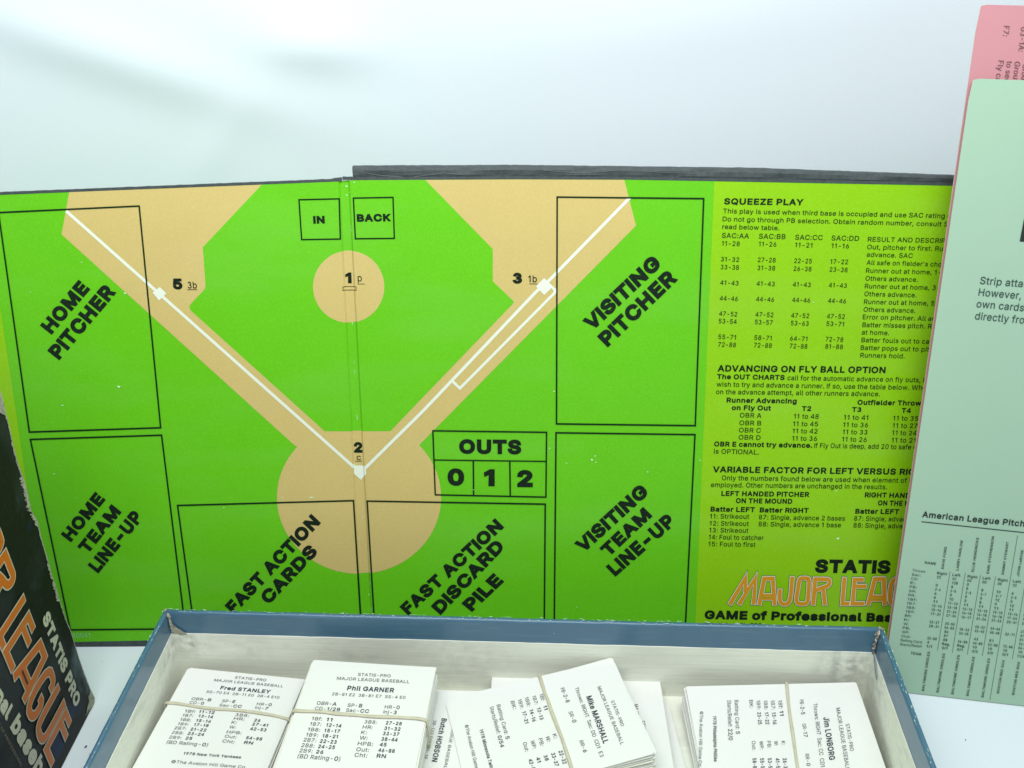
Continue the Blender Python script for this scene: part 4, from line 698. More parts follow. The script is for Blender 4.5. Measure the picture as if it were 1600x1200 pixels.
for r_, s_ in enumerate('Throws|Sac:|CD:|E:|PB:|SR:|RR:|1Bf:|1B7:|1B8:|1B9:|BK:|K:|W:|PB:|WP:|Out:|Batting Card:|Starts/Relief:'.split('|')):
    x0 = 160-3.8*r_; wd = {17: 120, 18: 123, 0: 70}.get(r_, 6+11.0*len(s_)); y = ylab(r_)
    z.t(pr, s_, x0, y, x0+wd, y+wd*0.105, 13.5, 's')
cols = [(295, 412, 'Right|CC||0|2-6|6|6|11|12-14|15-16|17-21||22-27|28-31|||32-88|4|1/1'),
        (380, 421, 'Left|CC|Y2B|5|2-5|0|10|11-12|13-18|21-26|27-34||35-55|56-85|86|87|88|Reg.|0/1'),
        (463, 430, 'Right|DD|0|5|2-5|0|2|11|12-13|14-15|16-17|||18-33|34-35||36-88|Reg.|0/1'),
        (546, 439, 'Left|DD||5|2-7|0|8|11|12-15|16-18|21-24||25-32|33-42||43|44-88|10|0/2'),
        (630, 448, 'Right|DD||10|2-7|12|0|11|12-15|16-18|21-23||24-44|45-48||51|52-88|10|2/0'),
        (713, 457, 'Left|CC||6|2-5|0|12|11|12-16|17-24|25-31|||32-71|||72-88|10|0/1'),
        (797, 466, 'Left|DD||5|2-5|9|0|11|12-15|16-21|22-26||27-40|41-50|51-52|53-55|56-88|10|11/4')]
for x0, y0, body in cols:
    for r_, s_ in enumerate(body.split('|')):
        if not s_: continue
        x = x0-3.35*r_+(3 if len(s_) < 4 else 0); y = y0+22.4*r_; wd = 11.0*len(s_)-(3 if '-' in s_ or '/' in s_ else 0)
        z.t(pr, s_, x, y, x+wd, y+wd*0.11, 14, 'x')
pr.done('table_lettering', ['sheet_ink'], gs)
pr = Print(PS)
for s_, e_, a, b in (('Strip atta', 'ched', (1530.5, 443.5), (1597, 448.6)), ('However,', '', (1528.2, 461.8), (1594.6, 467.3)), ('own cards', '', (1525, 480), (1599, 486.3)), ('directly fro', 'm', (1522.6, 498.8), (1599.5, 505.6))):
    text(pr, s_, a, b, 11.6, 'r', e_)
pr.done('paragraph_lettering', ['sheet_ink'], gs)
pr = Print(PS); text(pr, 'L', (1593, 377), (1617, 379), 36, 'h', 'IST'); pr.done('large_lettering', ['sheet_bold'], gs)
pr = Print(PP); z = Zoom(1450, 0, 6)
for s_, e_, p0, p1, p2 in (('F7:', '', (712, 242), (702, 336), (764, 246)), ('G3-1A:', '', (872, 250), (846, 480), (924, 256)), ('Fly c', 'aught', (660, 566), (636, 722), (712, 570)), ('to se', 'cond', (738, 570), (718, 728), (790, 574)),
                       ('Grou', 'nd', (812, 574), (796, 736), (864, 580)), ('Grou', 'nd', (886, 600), (872, 742), (938, 606))):
    z.t(pr, s_, *p0, *p1, p2, 'r', e_)
pr.done('lettering', ['pink_ink'], ps)

# ---------------------------------------------------------------- blue tray (lower half of the game's box), open side up
RIM = CAM_Z-0.2855; FLOOR = 0.0016
A0 = on_z(256, 951, RIM); B0 = on_z(1380.5, 978.8, RIM); U = (B0-A0).normalized(); Vd = Vector((U.y, -U.x, 0))
TL_ = (on_z(127.5, 1200, RIM)-A0).normalized(); TR_ = (on_z(1465, 1200, RIM)-B0).normalized()
LEN = 0.212
tray = thing('box_tray', 'open blue cardboard tray with off-white lining, holding the bundles of player cards', 'box', (A0+B0)/2+Vd*LEN/2-Vector((0, 0, RIM)))
C0 = A0+TL_*LEN; D0 = B0+TR_*LEN; WT = 0.0022
def down(p, z): return Vector((p.x, p.y, z))
inA = A0+U*WT+Vd*WT; inB = B0-U*WT+Vd*WT; inC = C0+U*WT-Vd*WT; inD = D0-U*WT-Vd*WT
def wall(a, b, ia, ib, extra=0):
    n = 40; V = []; F = []
    for i in range(n+1):
        t = i/n; jz = random.uniform(-0.00012, 0.00012)+0.0004*sin(t*7)*(t*(1-t))
        o_, i_ = a.lerp(b, t), ia.lerp(ib, t); out = (o_-i_).normalized()
        c = (o_+i_)/2
        for p, zz_ in ((o_, 0.0), (o_, RIM-0.0008), (c+(o_-c)*0.7, RIM-0.0001), (c, RIM), (c+(i_-c)*0.7, RIM-0.0002), (i_, RIM-0.0009), (i_, 0.0003)):
            V.append(Vector((p.x, p.y, zz_+(jz if zz_ > 0.01 else 0))))
    m = 7
    for i in range(n):
        for j in range(m): F.append((i*m+j, i*m+(j+1) % m, (i+1)*m+(j+1) % m, (i+1)*m+j))
    F += [tuple(range(m)), tuple(range(n*m, n*m+m))]
    o = mesh('wall', V, F, ['tray_blue'], tray)
    for p in o.data.polygons: p.use_smooth = abs(p.normal.z) > 0.05
wall(A0, B0, inA, inB); wall(C0, A0, inC, inA); wall(B0, D0, inB, inD); wall(D0, C0, inD, inC)
prism('tray_bottom', [down(p, 0.0003) for p in (inA, inB, inD, inC)], (0, 0, 0.0012), ['liner'], tray)
LT = RIM-0.0112; lt = 0.0004
def liner(a, b, inward, za, zb):
    n = 60; top = []; bot = []
    for i in range(n+1):
        t = i/n; p = a.lerp(b, t); zt = za+(zb-za)*t+random.uniform(-0.00012, 0.00012)
        top.append(Vector((p.x, p.y, zt))+inward*0.00005); bot.append(Vector((p.x, p.y, FLOOR))+inward*0.00005)
    V = top+bot+[v+inward*lt for v in top]+[v+inward*lt for v in bot]; k = n+1; F = []
    for i in range(n): F += [(2*k+i, 2*k+i+1, 3*k+i+1, 3*k+i), (i, i+1, 2*k+i+1, 2*k+i), (k+i, k+i+1, i+1, i), (k+i, k+i+1, 3*k+i+1, 3*k+i)]
    mesh('lining', V, F, ['liner'], tray)
stains(M['liner'], [(tuple(down(inA+U*0.007, LT-0.004)), 0.012, 0.85, (0.30, 0.31, 0.29)), (tuple(down(inA+U*0.03, LT-0.005)), 0.016, 0.35, (0.45, 0.46, 0.42)), (tuple(down(inB-U*0.010, LT-0.008)), 0.016, 0.85, (0.30, 0.31, 0.29)),
    (tuple(down(inB-U*0.001+Vd*0.012, LT-0.010)), 0.014, 0.6, (0.36, 0.37, 0.33)), (tuple(down(inA+U*0.12, LT-0.006)), 0.03, 0.35, (0.45, 0.47, 0.42)), (tuple(down(inA+Vd*0.01, LT-0.006)), 0.012, 0.6, (0.36, 0.37, 0.34))])
liner(inA, inB, Vd, LT+0.0003, LT-0.0006)
liner(inC, inA, U, LT, LT+0.0003); liner(inB, inD, -U, LT-0.0006, LT); liner(inD, inC, -Vd, LT, LT)
# torn wrapping at the two far corners
def strip3(name, path, w0, w1, nrm, mats, jag=0.0004, n=14):
    V = []; F = []
    for i in range(n+1):
        t = i/n; k = t*(len(path)-1); a = int(min(k, len(path)-2)); p = path[a].lerp(path[a+1], k-a)
        lw = (w0+(w1-w0)*t); s_ = nrm[0]
        V += [p+s_*(-lw+random.uniform(-jag, jag))+nrm[1]*random.uniform(0, jag), p+nrm[1]*(0.0006+random.uniform(0, jag)), p+nrm[2]*(lw+random.uniform(-jag, jag))+nrm[1]*random.uniform(0, jag)]
    for i in range(n):
        for j in range(2): F.append((i*3+j, i*3+j+1, i*3+4+j, i*3+3+j))
    return mesh(name, V, F, mats, tray)
cr = inB+Vector((0, 0, 0)); cl = inA
dR = (U*-1+Vd).normalized(); dL = (U+Vd).normalized()
strip3('torn_corner', [down(B0+dR*0.0004, RIM+0.0004), down(cr+dR*0.0004, RIM-0.001), down(cr+dR*0.0004, RIM-0.0125)], 0.0012, 0.0008, (U, dR, Vd), ['torn_dark'], 0.0005, 22)
strip3('torn_corner', [down(A0+dL*0.0002, RIM+0.0004), down(cl+dL*0.0003, RIM-0.001), down(cl+dL*0.0005, RIM-0.0095)], 0.0010, 0.0007, (Vd*-1, dL, U), ['torn'], 0.0004, 18)
V = [down(inA+U*0.0003+Vd*0.0008, RIM-0.004), down(inA+U*0.0030+Vd*0.0007, RIM-0.0075), down(inA+U*0.0070+Vd*0.0008, LT+0.0002), down(inA+U*0.0040+Vd*0.0009, LT-0.0002), down(inA+U*0.0006+Vd*0.0009, RIM-0.0095)]
mesh('torn_corner', V, [(0, 1, 4), (1, 2, 3), (1, 3, 4)], ['torn'], tray)
fl = [down(inB-U*0.0009+Vd*0.001, LT+0.0008), down(inB-U*0.0010+Vd*0.003, LT+0.0008), down(inB-U*0.0011+Vd*0.0105, LT-0.0052), down(inB-U*0.0010+Vd*0.0090, LT-0.0052)]
prism('paper_flap', fl, -U*0.0002, ['tray_blue'], tray)
# worn flecks along the rim
V = []; F = []
for (a, b, n) in ((A0, B0, 150), (A0, C0, 110), (B0, D0, 110)):
    for i in range(n):
        t = random.random(); p = a.lerp(b, t); d = (b-a).normalized(); s_ = Vector((d.y, -d.x, 0))
        if s_.dot((A0+B0+C0+D0)/4-p) < 0: s_ = -s_
        off = random.choice([0.0003, 0.0006, 0.0011, 0.0018, 0.0019]); l = random.uniform(0.0002, 0.0011)*(2.2 if random.random() < 0.10 else 1); h = random.uniform(0.00005, 0.00016)
        q = down(p+s_*off, RIM+0.00035); k = len(V)
        V += [q-d*l, q-s_*h, q+d*l, q+s_*h]; F.append((k, k+1, k+2, k+3))
o = mesh('worn_flecks', V, F, ['chip'], tray); o['kind'] = 'stuff'

# ---------------------------------------------------------------- player cards
CL, CS = 0.070, 0.050
def card_mesh(w_, h_, th=0.0003):
    r = 0.0008
    v = []
    for (cx_, cy_, a0_) in ((w_/2-r, h_/2-r, 0), (-w_/2+r, h_/2-r, 90), (-w_/2+r, -h_/2+r, 180), (w_/2-r, -h_/2+r, 270)):
        for k in (0, 45, 90): a = radians(a0_+k); v.append((cx_+r*cos(a), cy_+r*sin(a)))
    n = len(v); V = [(x, y, 0) for x, y in v]+[(x, y, -th) for x, y in v]
    F = [tuple(range(n)), tuple(range(2*n-1, n-1, -1))]+[(i, i+n, (i+1) % n+n, (i+1) % n) for i in range(n)]
    me = bpy.data.meshes.new('card'); me.from_pydata(V, [], F); me.update()
    for q in me.polygons: q.material_index = 1 if abs(q.normal.z) < 0.5 else 0
    return me
CM = {}
def get_card(w_, h_, m_):
    k = (w_, h_, m_)
    if k not in CM: CM[k] = card_mesh(w_, h_, 0.00034); CM[k].materials.append(M[m_]); CM[k].materials.append(M['card_edge'])
    return CM[k]
GROUP = 'bundles of white player cards in the tray'
def bundle(label, plane_z, tl, ang, w_, h_, thick, spread=0.0004, aspread=0.4, old=0.12, name='card_bundle', cat='card bundle', gap=0.00052, frame=None, fan=None):
    """tl: photo point of the far left corner on the top plane; ang: direction of the far edge in degrees"""
    if frame is None:
        P = on_z(tl[0], tl[1], plane_z); a = radians(ang); ux = Vector((cos(a), sin(a), 0)); uy = Vector((-sin(a), cos(a), 0)); uz = Vector((0, 0, 1))
        surf = Plane(P, (0, 0, 1))
    else:
        P, ux, uz = frame; uy = uz.cross(ux); surf = Plane(P, uz)
    ctr = P+ux*w_/2-uy*h_/2
    t = thing(name, label, cat, Vector((ctr.x, ctr.y, max(FLOOR, ctr.z-thick))))
    if name == 'card_bundle': t['group'] = GROUP
    n = max(1, int(round(thick/gap)))
    for i in range(n):
        k = i/max(1, n-1) if n > 1 else 0
        j = 0 if i == 0 else 1
        dx, dy = random.gauss(0, spread)*j, random.gauss(0, spread)*j; da = radians(random.gauss(0, aspread))*j
        if i > 2 and random.random() < 0.12: dx *= 2.5; dy *= 2.5
        me = get_card(w_, h_, 'card_old' if (i and random.random() < old) else 'card')
        o = bpy.data.objects.new('card', me); COL.objects.link(o)
        rot = Matrix((ux, uy, uz)).transposed().to_4x4()
        if fan:
            ax, d_ang, pv, dz = fan(k)
            R_ = Matrix.Translation(pv) @ Matrix.Rotation(d_ang, 4, ax) @ Matrix.Translation(-pv)
            mw = R_ @ Matrix.Translation(ctr+ux*dx+uy*dy+dz) @ rot @ Matrix.Rotation(da, 4, 'Z')
        else:
            mw = Matrix.Translation(ctr+ux*dx+uy*dy-uz*(i*(thick/n))) @ rot @ Matrix.Rotation(da, 4, 'Z')
        o.parent = t; o.matrix_parent_inverse = Matrix.Identity(4); o.matrix_local = t.matrix_world.inverted() @ mw
    return t, surf, (P, ux, uy, uz)
def band(t, fr, w_, h_, thick, pts, surf, wid, side=('x',), over=True):
    """rubber band over the top face through photo points pts, down both sides and under"""
    P, ux, uy, uz = fr; top = [surf.hit(x, y, 0.0005) for x, y in pts]
    d = (top[-1]-top[0]).normalized(); s_ = uz.cross(d).normalized()
    e0, e1 = top[0], top[-1]; dn = -uz
    path = [e0+dn*(thick+0.0006)-d*0.0004, e0+dn*thick*0.9-d*0.0011, e0+dn*thick*0.4-d*0.0010, e0+dn*0.0008-d*0.0006]+top+[e1+dn*0.0008+d*0.0006, e1+dn*thick*0.4+d*0.0011, e1+dn*thick*0.9+d*0.0012, e1+dn*(thick+0.0006)+d*0.0004]
    n = len(path); V = []; F = []
    for i, p in enumerate(path):
        a = path[(i-1) % n]; b = path[(i+1) % n]; tg = (b-a).normalized(); nn = tg.cross(s_).normalized()
        hw = wid/2*(1+0.12*sin(i*1.7)); ht = 0.00042
        for k in range(8):
            an = 2*pi*k/8; V.append(p+s_*hw*cos(an)+nn*ht*sin(an))
    for i in range(n):
        for k in range(8): F.append((i*8+k, i*8+(k+1) % 8, ((i+1) % n)*8+(k+1) % 8, ((i+1) % n)*8+k))
    return mesh('rubber_band', V, F, ['band'], t, smooth=True)
def cards_text(t, surf, z, items, bold=False):
    pr = Print(surf)
    for it in items:
        s_, p0, p1, h, sty = it
        z.t(pr, s_, *p0, *p1, h, sty)
    pr.done('lettering', ['card_bold' if bold else 'card_ink'], t)
ZT = lambda D: CAM_Z-D
# far-left bundle
t, sf, fr = bundle('leftmost banded card bundle, lying flat against the left side of the blue tray', ZT(0.3115), (294.5, 1044), -7.6, CS, CL, 0.0128)
z = Zoom(200, 930, 4.443)
cards_text(t, sf, z, [('STATIS-PRO', (740, 580), (957, 600), 18, 's'), ('MAJOR LEAGUE BASEBALL', (595, 598), (1075, 642), 18, 's'), ('SS-70 E4  2B-11 E0  3B-4 E10', (542, 679), (1048, 720), 18, 's'),
 ('OBR-|B', (438, 728), (575, 738), 20, 's'), ('SP-|E', (650, 744), (742, 750), 20, 's'), ('HR-|0', (892, 765), (995, 772), 20, 's'), ('CD-|0', (424, 754), (524, 762), 20, 's'), ('Sac-|CC', (632, 773), (787, 784), 20, 's'), ('Inj-|7', (880, 790), (970, 798), 20, 's'),
 ('1Bf:', (392, 814), (465, 820), 21, 's'), ('1B7:', (375, 843), (450, 849), 21, 's'), ('1B8:', (360, 873), (434, 879), 21, 's'), ('1B9:', (343, 903), (417, 909), 21, 's'), ('2B7:', (320, 932), (400, 939), 22, 's'), ('2B8:', (302, 963), (382, 970), 22, 's'), ('2B9:', (283, 996), (368, 1003), 22, 's'), ('(BD Rating-|0|)', (265, 1032), (552, 1052), 25, 's'),
 ('3B8:', (742, 840), (838, 848), 21, 's'), ('HR:', (732, 866), (806, 873), 21, 's'), ('K:', (716, 893), (753, 897), 21, 's'), ('W:', (700, 925), (745, 930), 21, 's'), ('HPB:', (682, 960), (785, 969), 22, 's'), ('Out:', (668, 990), (750, 998), 22, 's'), ('Cht:', (652, 1023), (736, 1032), 23, 's'),
 ('©The Avalon Hill Game Co.', (298, 1166), (820, 1206), 22, 's')])
cards_text(t, sf, z, [('Fred STANLEY', (638, 655), (985, 684), 26, 'b'), ('11-12', (490, 819), (597, 827), 21, 'x'), ('13-14', (487, 849), (587, 857), 21, 'x'), ('15-16', (470, 880), (572, 888), 21, 'x'), ('17-18', (455, 909), (556, 917), 21, 'x'), ('21-22', (431, 941), (540, 949), 22, 'x'), ('23-24', (412, 971), (524, 980), 22, 'x'), ('25', (397, 1003), (442, 1007), 22, 'x'),
 ('26', (874, 878), (916, 882), 21, 'x'), ('27-41', (860, 906), (969, 915), 21, 'x'), ('42-53', (845, 938), (957, 948), 22, 'x'), ('54-88', (817, 1001), (928, 1011), 22, 'x'), ('RN', (803, 1033), (865, 1039), 22, 'x'), ('1978 New York Yankees', (383, 1108), (782, 1136), 20, 'x')], True)
band(t, fr, CS, CL, 0.0128, [z(268, 752), z(330, 755), z(400, 766), z(480, 780), z(560, 791), z(630, 796), z(700, 800), z(800, 808), z(900, 821), z(980, 834), z(1050, 848), z(1112, 866)], sf, 0.0013)
# second bundle, thick
t, sf, fr = bundle('thickest banded card bundle, second from the left in the blue tray', ZT(0.2985), (489.5, 1031), -4.9, CS, CL, 0.0140, 0.00035)
z = Zoom(440, 930, 4.443)
cards_text(t, sf, z, [('STATIS-PRO', (528, 561), (755, 572), 20, 's'), ('MAJOR LEAGUE BASEBALL', (382, 588), (885, 613), 21, 's'), ('2B-81 E2  3B-81 E7  SS-4 E0', (349, 696), (858, 722), 20, 's'),
 ('OBR-|A', (242, 761), (380, 769), 24, 's'), ('SP-|B', (456, 776), (558, 781), 24, 's'), ('HR-|0', (714, 788), (818, 793), 24, 's'), ('CD-|1/2B', (229, 798), (404, 808), 24, 's'), ('Sac-|CC', (445, 811), (605, 819), 24, 's'), ('Inj-|3', (705, 823), (797, 828), 24, 's'),
 ('1Bf:', (208, 869), (278, 873), 24, 's'), ('1B7:', (195, 906), (272, 911), 25, 's'), ('1B8:', (180, 944), (264, 949), 25, 's'), ('1B9:', (167, 981), (250, 987), 26, 's'), ('2B7:', (150, 1017), (236, 1023), 27, 's'), ('2B8:', (135, 1055), (225, 1061), 27, 's'), ('2B9:', (122, 1092), (212, 1098), 27, 's'), ('(BD Rating-|0|)', (108, 1132), (404, 1153), 30, 's'),
 ('3B8:', (573, 891), (660, 896), 24, 's'), ('HR:', (561, 928), (630, 932), 25, 's'), ('K:', (550, 965), (590, 968), 25, 's'), ('W:', (539, 1003), (594, 1007), 26, 's'), ('HPB:', (526, 1043), (632, 1050), 27, 's'), ('Out:', (516, 1084), (604, 1090), 27, 's'), ('Cht:', (504, 1123), (592, 1129), 28, 's')])
cards_text(t, sf, z, [('Phil GARNER', (453, 661), (778, 678), 32, 'b'), ('11', (309, 875), (350, 878), 24, 'x'), ('12-14', (307, 914), (413, 921), 25, 'x'), ('15-17', (294, 952), (402, 959), 25, 'x'), ('18-21', (281, 989), (388, 996), 25, 'x'), ('22-23', (264, 1026), (379, 1034), 26, 'x'), ('24-25', (252, 1063), (367, 1071), 26, 'x'), ('26', (237, 1100), (287, 1104), 26, 'x'),
 ('27-28', (722, 899), (832, 906), 24, 'x'), ('31-32', (710, 937), (823, 944), 25, 'x'), ('33-37', (701, 973), (814, 980), 25, 'x'), ('38-44', (690, 1012), (803, 1019), 26, 'x'), ('45', (679, 1050), (726, 1053), 26, 'x'), ('46-88', (669, 1089), (783, 1097), 26, 'x'), ('RN', (658, 1129), (722, 1133), 27, 'x')], True)
band(t, fr, CS, CL, 0.0140, [z(84, 806), z(150, 810), z(220, 812), z(300, 817), z(380, 828), z(450, 833), z(520, 838), z(600, 846), z(700, 850), z(800, 853), z(880, 858), z(940, 861), z(975, 866), z(1000, 873)], sf, 0.00145)
# third: flat loose pile between thick bundle and tilted bundle
Pr = on_z(757, 1080, ZT(0.3130)); a_ = radians(-1.0)
Pl = Pr-Vector((cos(a_), sin(a_), 0))*CL
t, sf, fr = bundle('low pile of sideways cards mostly hidden between the thick and the askew bundle', ZT(0.3130), pix(Pl), -1.0, CL, CS, 0.0112)
z = Zoom(660, 930, 4.443)
cards_text(t, sf, z, [('3B-133 E10  OH-14', (78, 868), (14, 1135), (98, 872), 's'), ('MAJOR LEAGUE BASEBALL', (236, 760), (143, 1225), (256, 764), 's')])
cards_text(t, sf, z, [('Butch HOBSON', (135, 856), (64, 1155), (171, 861), 'b')], True)
# loose pair on the tray floor
TRc = on_z(1044, 1097, ZT(0.3225)); BRc = on_z(1067, 1184, ZT(0.3225)); e_ = (TRc-BRc).normalized(); uxc = Vector((e_.y, -e_.x, 0))
t, sf, fr = bundle('loose card low on the tray floor, a sliver showing right of the middle bundles', ZT(0.3225), pix(TRc-uxc*CL), math.degrees(atan2(uxc.y, uxc.x)), CL, CS, 0.0006, name='loose_card', cat='card', spread=0)
z = Zoom(840, 930, 4.443)
cards_text(t, sf, z, [('©The Avalon Hill Game Co.', (849, 960), (925, 1290), (872, 953), 's')])
# straight bundle under the tilted one
t, sf, fr = bundle('sideways card bundle lying square underneath the askew bundle, its far corners sticking out', ZT(0.3165), (769, 1057.5), -0.5, CL, CS, 0.0058)
cards_text(t, sf, z, [('MAJOR LEAGUE BASEBALL', (668, 762), (715, 1140), (696, 758), 's'), ('STATIS-PRO', (712, 876), (735, 1050), (744, 872), 's')])
# tilted bundle
q0 = O+ray(697, 1097)*(-0.31207/ray(697, 1097).z); q1 = O+ray(957.5, 1027.5)*(-0.30325/ray(957.5, 1027.5).z); q2 = O+ray(1022, 1178.5)*(-0.3036/ray(1022, 1178.5).z)
ux_ = (q1-q0).normalized(); uy_ = (q1-q2); uy_ = (uy_-ux_*uy_.dot(ux_)).normalized(); uz_ = ux_.cross(uy_)
ct_ = q0+ux_*CL/2-uy_*CS/2
def fan(k): return uy_, radians(5.2)*k, ct_-uz_*0.0046*k, -uz_*0.0046*k
t, sf, fr = bundle('banded card bundle turned askew on top of another in the middle of the tray', 0, None, 0, CL, CS, 0.0075, 0.0006, 0.9, frame=(q0, ux_, uz_), fan=fan, gap=0.00042)
zl = Zoom(660, 930, 4.443)
cards_text(t, sf, zl, [('1Bf:', (813, 690), (826, 738), (838, 684), 's'), ('1B7:', (762, 702), (780, 762), (787, 697), 's'), ('1B8:', (710, 712), (728, 775), (736, 707), 's'), ('1B9:', (662, 727), (680, 790), (688, 722), 's'), ('BK:', (612, 739), (630, 796), (638, 734), 's'),
 ('Batting Card: |5', (515, 765), (581, 1003), (541, 759), 's'), ('Starts/Relief: |0/54', (467, 778), (543, 1060), (493, 772), 's'), ('©The Avalon Hill Game Co.', (294, 905), (380, 1262), (318, 899), 's'),
 ('K:', (903, 968), (914, 998), (930, 962), 's'), ('W:', (855, 984), (866, 1022), (882, 978), 's'), ('PB:', (805, 999), (820, 1050), (832, 993), 's'), ('WP:', (750, 1014), (767, 1070), (777, 1007), 's'), ('Out:', (697, 1026), (715, 1090), (724, 1019), 's')])
cards_text(t, sf, zl, [('11', (838, 772), (848, 800), (863, 766), 'x'), ('12-13', (794, 786), (817, 868), (820, 780), 'x'), ('14-16', (742, 799), (765, 881), (768, 793), 'x'), ('17-21', (692, 812), (713, 893), (718, 806), 'x'),
 ('22-32', (944, 1085), (976, 1175), (972, 1078), 'x'), ('33-37', (892, 1100), (922, 1190), (920, 1093), 'x'), ('38', (840, 1115), (854, 1153), (866, 1108), 'x'), ('41', (788, 1131), (800, 1165), (814, 1124), 'x'), ('42-88', (735, 1143), (766, 1235), (762, 1136), 'x'), ('1978 Minnesota Twins', (396, 937), (474, 1222), (420, 931), 'x')], True)
cards_text(t, sf, z, [('STATIS-PRO', (508, 737), (580, 913), (530, 730), 's'), ('MAJOR LEAGUE BASEBALL', (415, 640), (577, 1042), (438, 633), 's'), ('Throws: RIGHT  Sac: DD  CD1  E3', (258, 646), (435, 1127), (283, 638), 's'),
 ('PB-|2-8', (158, 649), (199, 748), (184, 642), 's'), ('SR-|0', (213, 813), (245, 888), (240, 806), 's'), ('RR-|6', (288, 1014), (320, 1095), (315, 1007), 's')])
cards_text(t, sf, z, [('Mike MARSHALL', (336, 708), (457, 1034), (374, 697), 'b')], True)
band(t, fr, CL, CS, 0.0072, [zl(813, 562), zl(828, 610), zl(850, 680), zl(874, 740), zl(900, 820), zl(935, 910), zl(965, 985), zl(990, 1060), zl(1012, 1130), zl(1040, 1215), zl(1060, 1290)], sf, 0.0013)
# right bundle
LTL = on_z(1071.5, 1072.5, ZT(0.311)); LTR = on_z(1338.5, 1066, ZT(0.311)); la = math.degrees(atan2(LTR.y-LTL.y, LTR.x-LTL.x))
LR_ = on_z(1338.5, 1066, ZT(0.3105)); LL_ = on_z(1071.5, 1072.5, ZT(0.3105)); uxl = (LR_-LL_).normalized(); tl_ = radians(9.5)
uyl = Vector((-uxl.y, uxl.x, 0))*cos(tl_)+Vector((0, 0, 1))*sin(tl_); uzl = uxl.cross(uyl); ctl = LL_+uxl*CL/2-uyl*CS/2
def fan2(k): return uxl, -tl_*k, ctl-Vector((0, 0, 0.0088))*k, -Vector((0, 0, 0.0088))*k
t, sf, fr = bundle('rightmost banded card bundle, lying sideways by the right wall of the tray', 0, None, 0, CL, CS, 0.0124, 0.0005, 0.7, frame=(LL_, uxl, uzl), fan=fan2, gap=0.0006)
z7 = Zoom(1040, 930, 4.443); z8 = Zoom(1240, 930, 4.444)
cards_text(t, sf, z7, [('©The Avalon Hill Game Co.', (237, 808), (227, 1195), (261, 808), 's'), ('Batting Card: |5', (478, 730), (488, 965), (505, 730), 's'), ('Starts/Relief: |22/0', (427, 731), (437, 1008), (455, 731), 's'), ('BK:', (580, 729), (583, 785), (606, 729), 's'),
 ('1B9:', (630, 731), (634, 795), (656, 731), 's'), ('1B8:', (680, 731), (685, 795), (706, 731), 's'), ('1B7:', (729, 731), (735, 795), (756, 731), 's'), ('1Bf:', (780, 731), (787, 788), (807, 731), 's'),
 ('K:', (803, 1014), (806, 1042), (829, 1013), 's'), ('W:', (752, 1014), (756, 1047), (778, 1013), 's'), ('PB:', (703, 1014), (708, 1063), (729, 1013), 's'), ('WP:', (650, 1014), (655, 1072), (676, 1013), 's'), ('Out:', (597, 1014), (602, 1078), (623, 1013), 's'),
 ('PB-|2-5', (929, 728), (941, 829), (956, 726), 's'), ('SR-|17', (947, 894), (960, 986), (973, 892), 's'), ('RR-|0', (968, 1104), (979, 1187), (994, 1102), 's')])
cards_text(t, sf, z7, [('1978 Philadelphia Phillies', (328, 841), (335, 1157), (352, 841), 'x'), ('11', (790, 805), (794, 838), (817, 804), 'x'), ('13-16', (737, 815), (745, 898), (764, 814), 'x'), ('17-22', (687, 815), (694, 898), (713, 814), 'x'), ('23-25', (636, 815), (642, 898), (662, 814), 'x'),
 ('26-38', (812, 1134), (821, 1222), (840, 1132), 'x'), ('41-52', (762, 1134), (770, 1222), (789, 1132), 'x'), ('53-54', (708, 1134), (716, 1222), (735, 1132), 'x'), ('55-57', (655, 1134), (662, 1222), (682, 1132), 'x'), ('58-88', (602, 1134), (608, 1222), (629, 1132), 'x')], True)
cards_text(t, sf, z8, [('STATIS-PRO', (360, 897), (392, 1085), (386, 892), 's'), ('MAJOR LEAGUE BASEBALL', (294, 786), (362, 1215), (321, 781), 's'), ('Throws: RIGHT  Sac: CC  CD1', (135, 755), (188, 1195), (163, 751), 's')])
cards_text(t, sf, z8, [('Jim LONBORG', (205, 851), (247, 1148), (245, 845), 'b')], True)
band(t, fr, CL, CS, 0.0124, [z7(838, 612), z7(845, 680), z7(852, 760), z7(862, 840), z7(876, 930), z7(888, 1010), z7(900, 1100), z7(915, 1200), z7(926, 1290)], sf, 0.0012)

# ---------------------------------------------------------------- lid of the game's box, standing on its long edge at the left
lc = on_z(146, 1101, 0.0004); ld = Vector((cos(radians(88.15)), sin(radians(88.15)), 0))
LP = Plane(lc, (ld.y, -ld.x, 0))
lid = thing('game_box_cover', 'dark worn game box cover with big orange lettering, on its side at the left', 'box lid', lc-ld*0.146-LP.n*0.02)
outl = [(147, 1090.5), (146, 1099), (143, 1106), (132.5, 1118.5)]
edge = [(-60, 470), (-12, 585), (0, 612), (4, 626), (9, 648), (14, 668), (18, 687), (26, 720), (36, 748), (41.5, 768), (47.5, 797), (53, 806), (58, 815), (63.5, 840), (72, 868), (80, 898), (86.5, 917), (92.5, 938), (102, 967), (110, 986), (122.5, 1028), (131, 1052), (140, 1076)]
far = [LP.hit(x+random.uniform(-.4, .4), y) for x, y in edge]+[LP.hit(*p) for p in outl]
topz = 0.206
t0 = far[0]+Vector((0, 0, topz-far[0].z))
base_near = lc-ld*0.285; base_near.z = 0.0004
b1 = LP.hit(132.5, 1118.5); b1.z = 0.0004
face = [t0]+far[:-1]+[b1, base_near, base_near+Vector((0, 0, topz))]
prism('cover_face', face, -LP.n*0.0018, ['lid'], lid)
bk = -LP.n*0.043
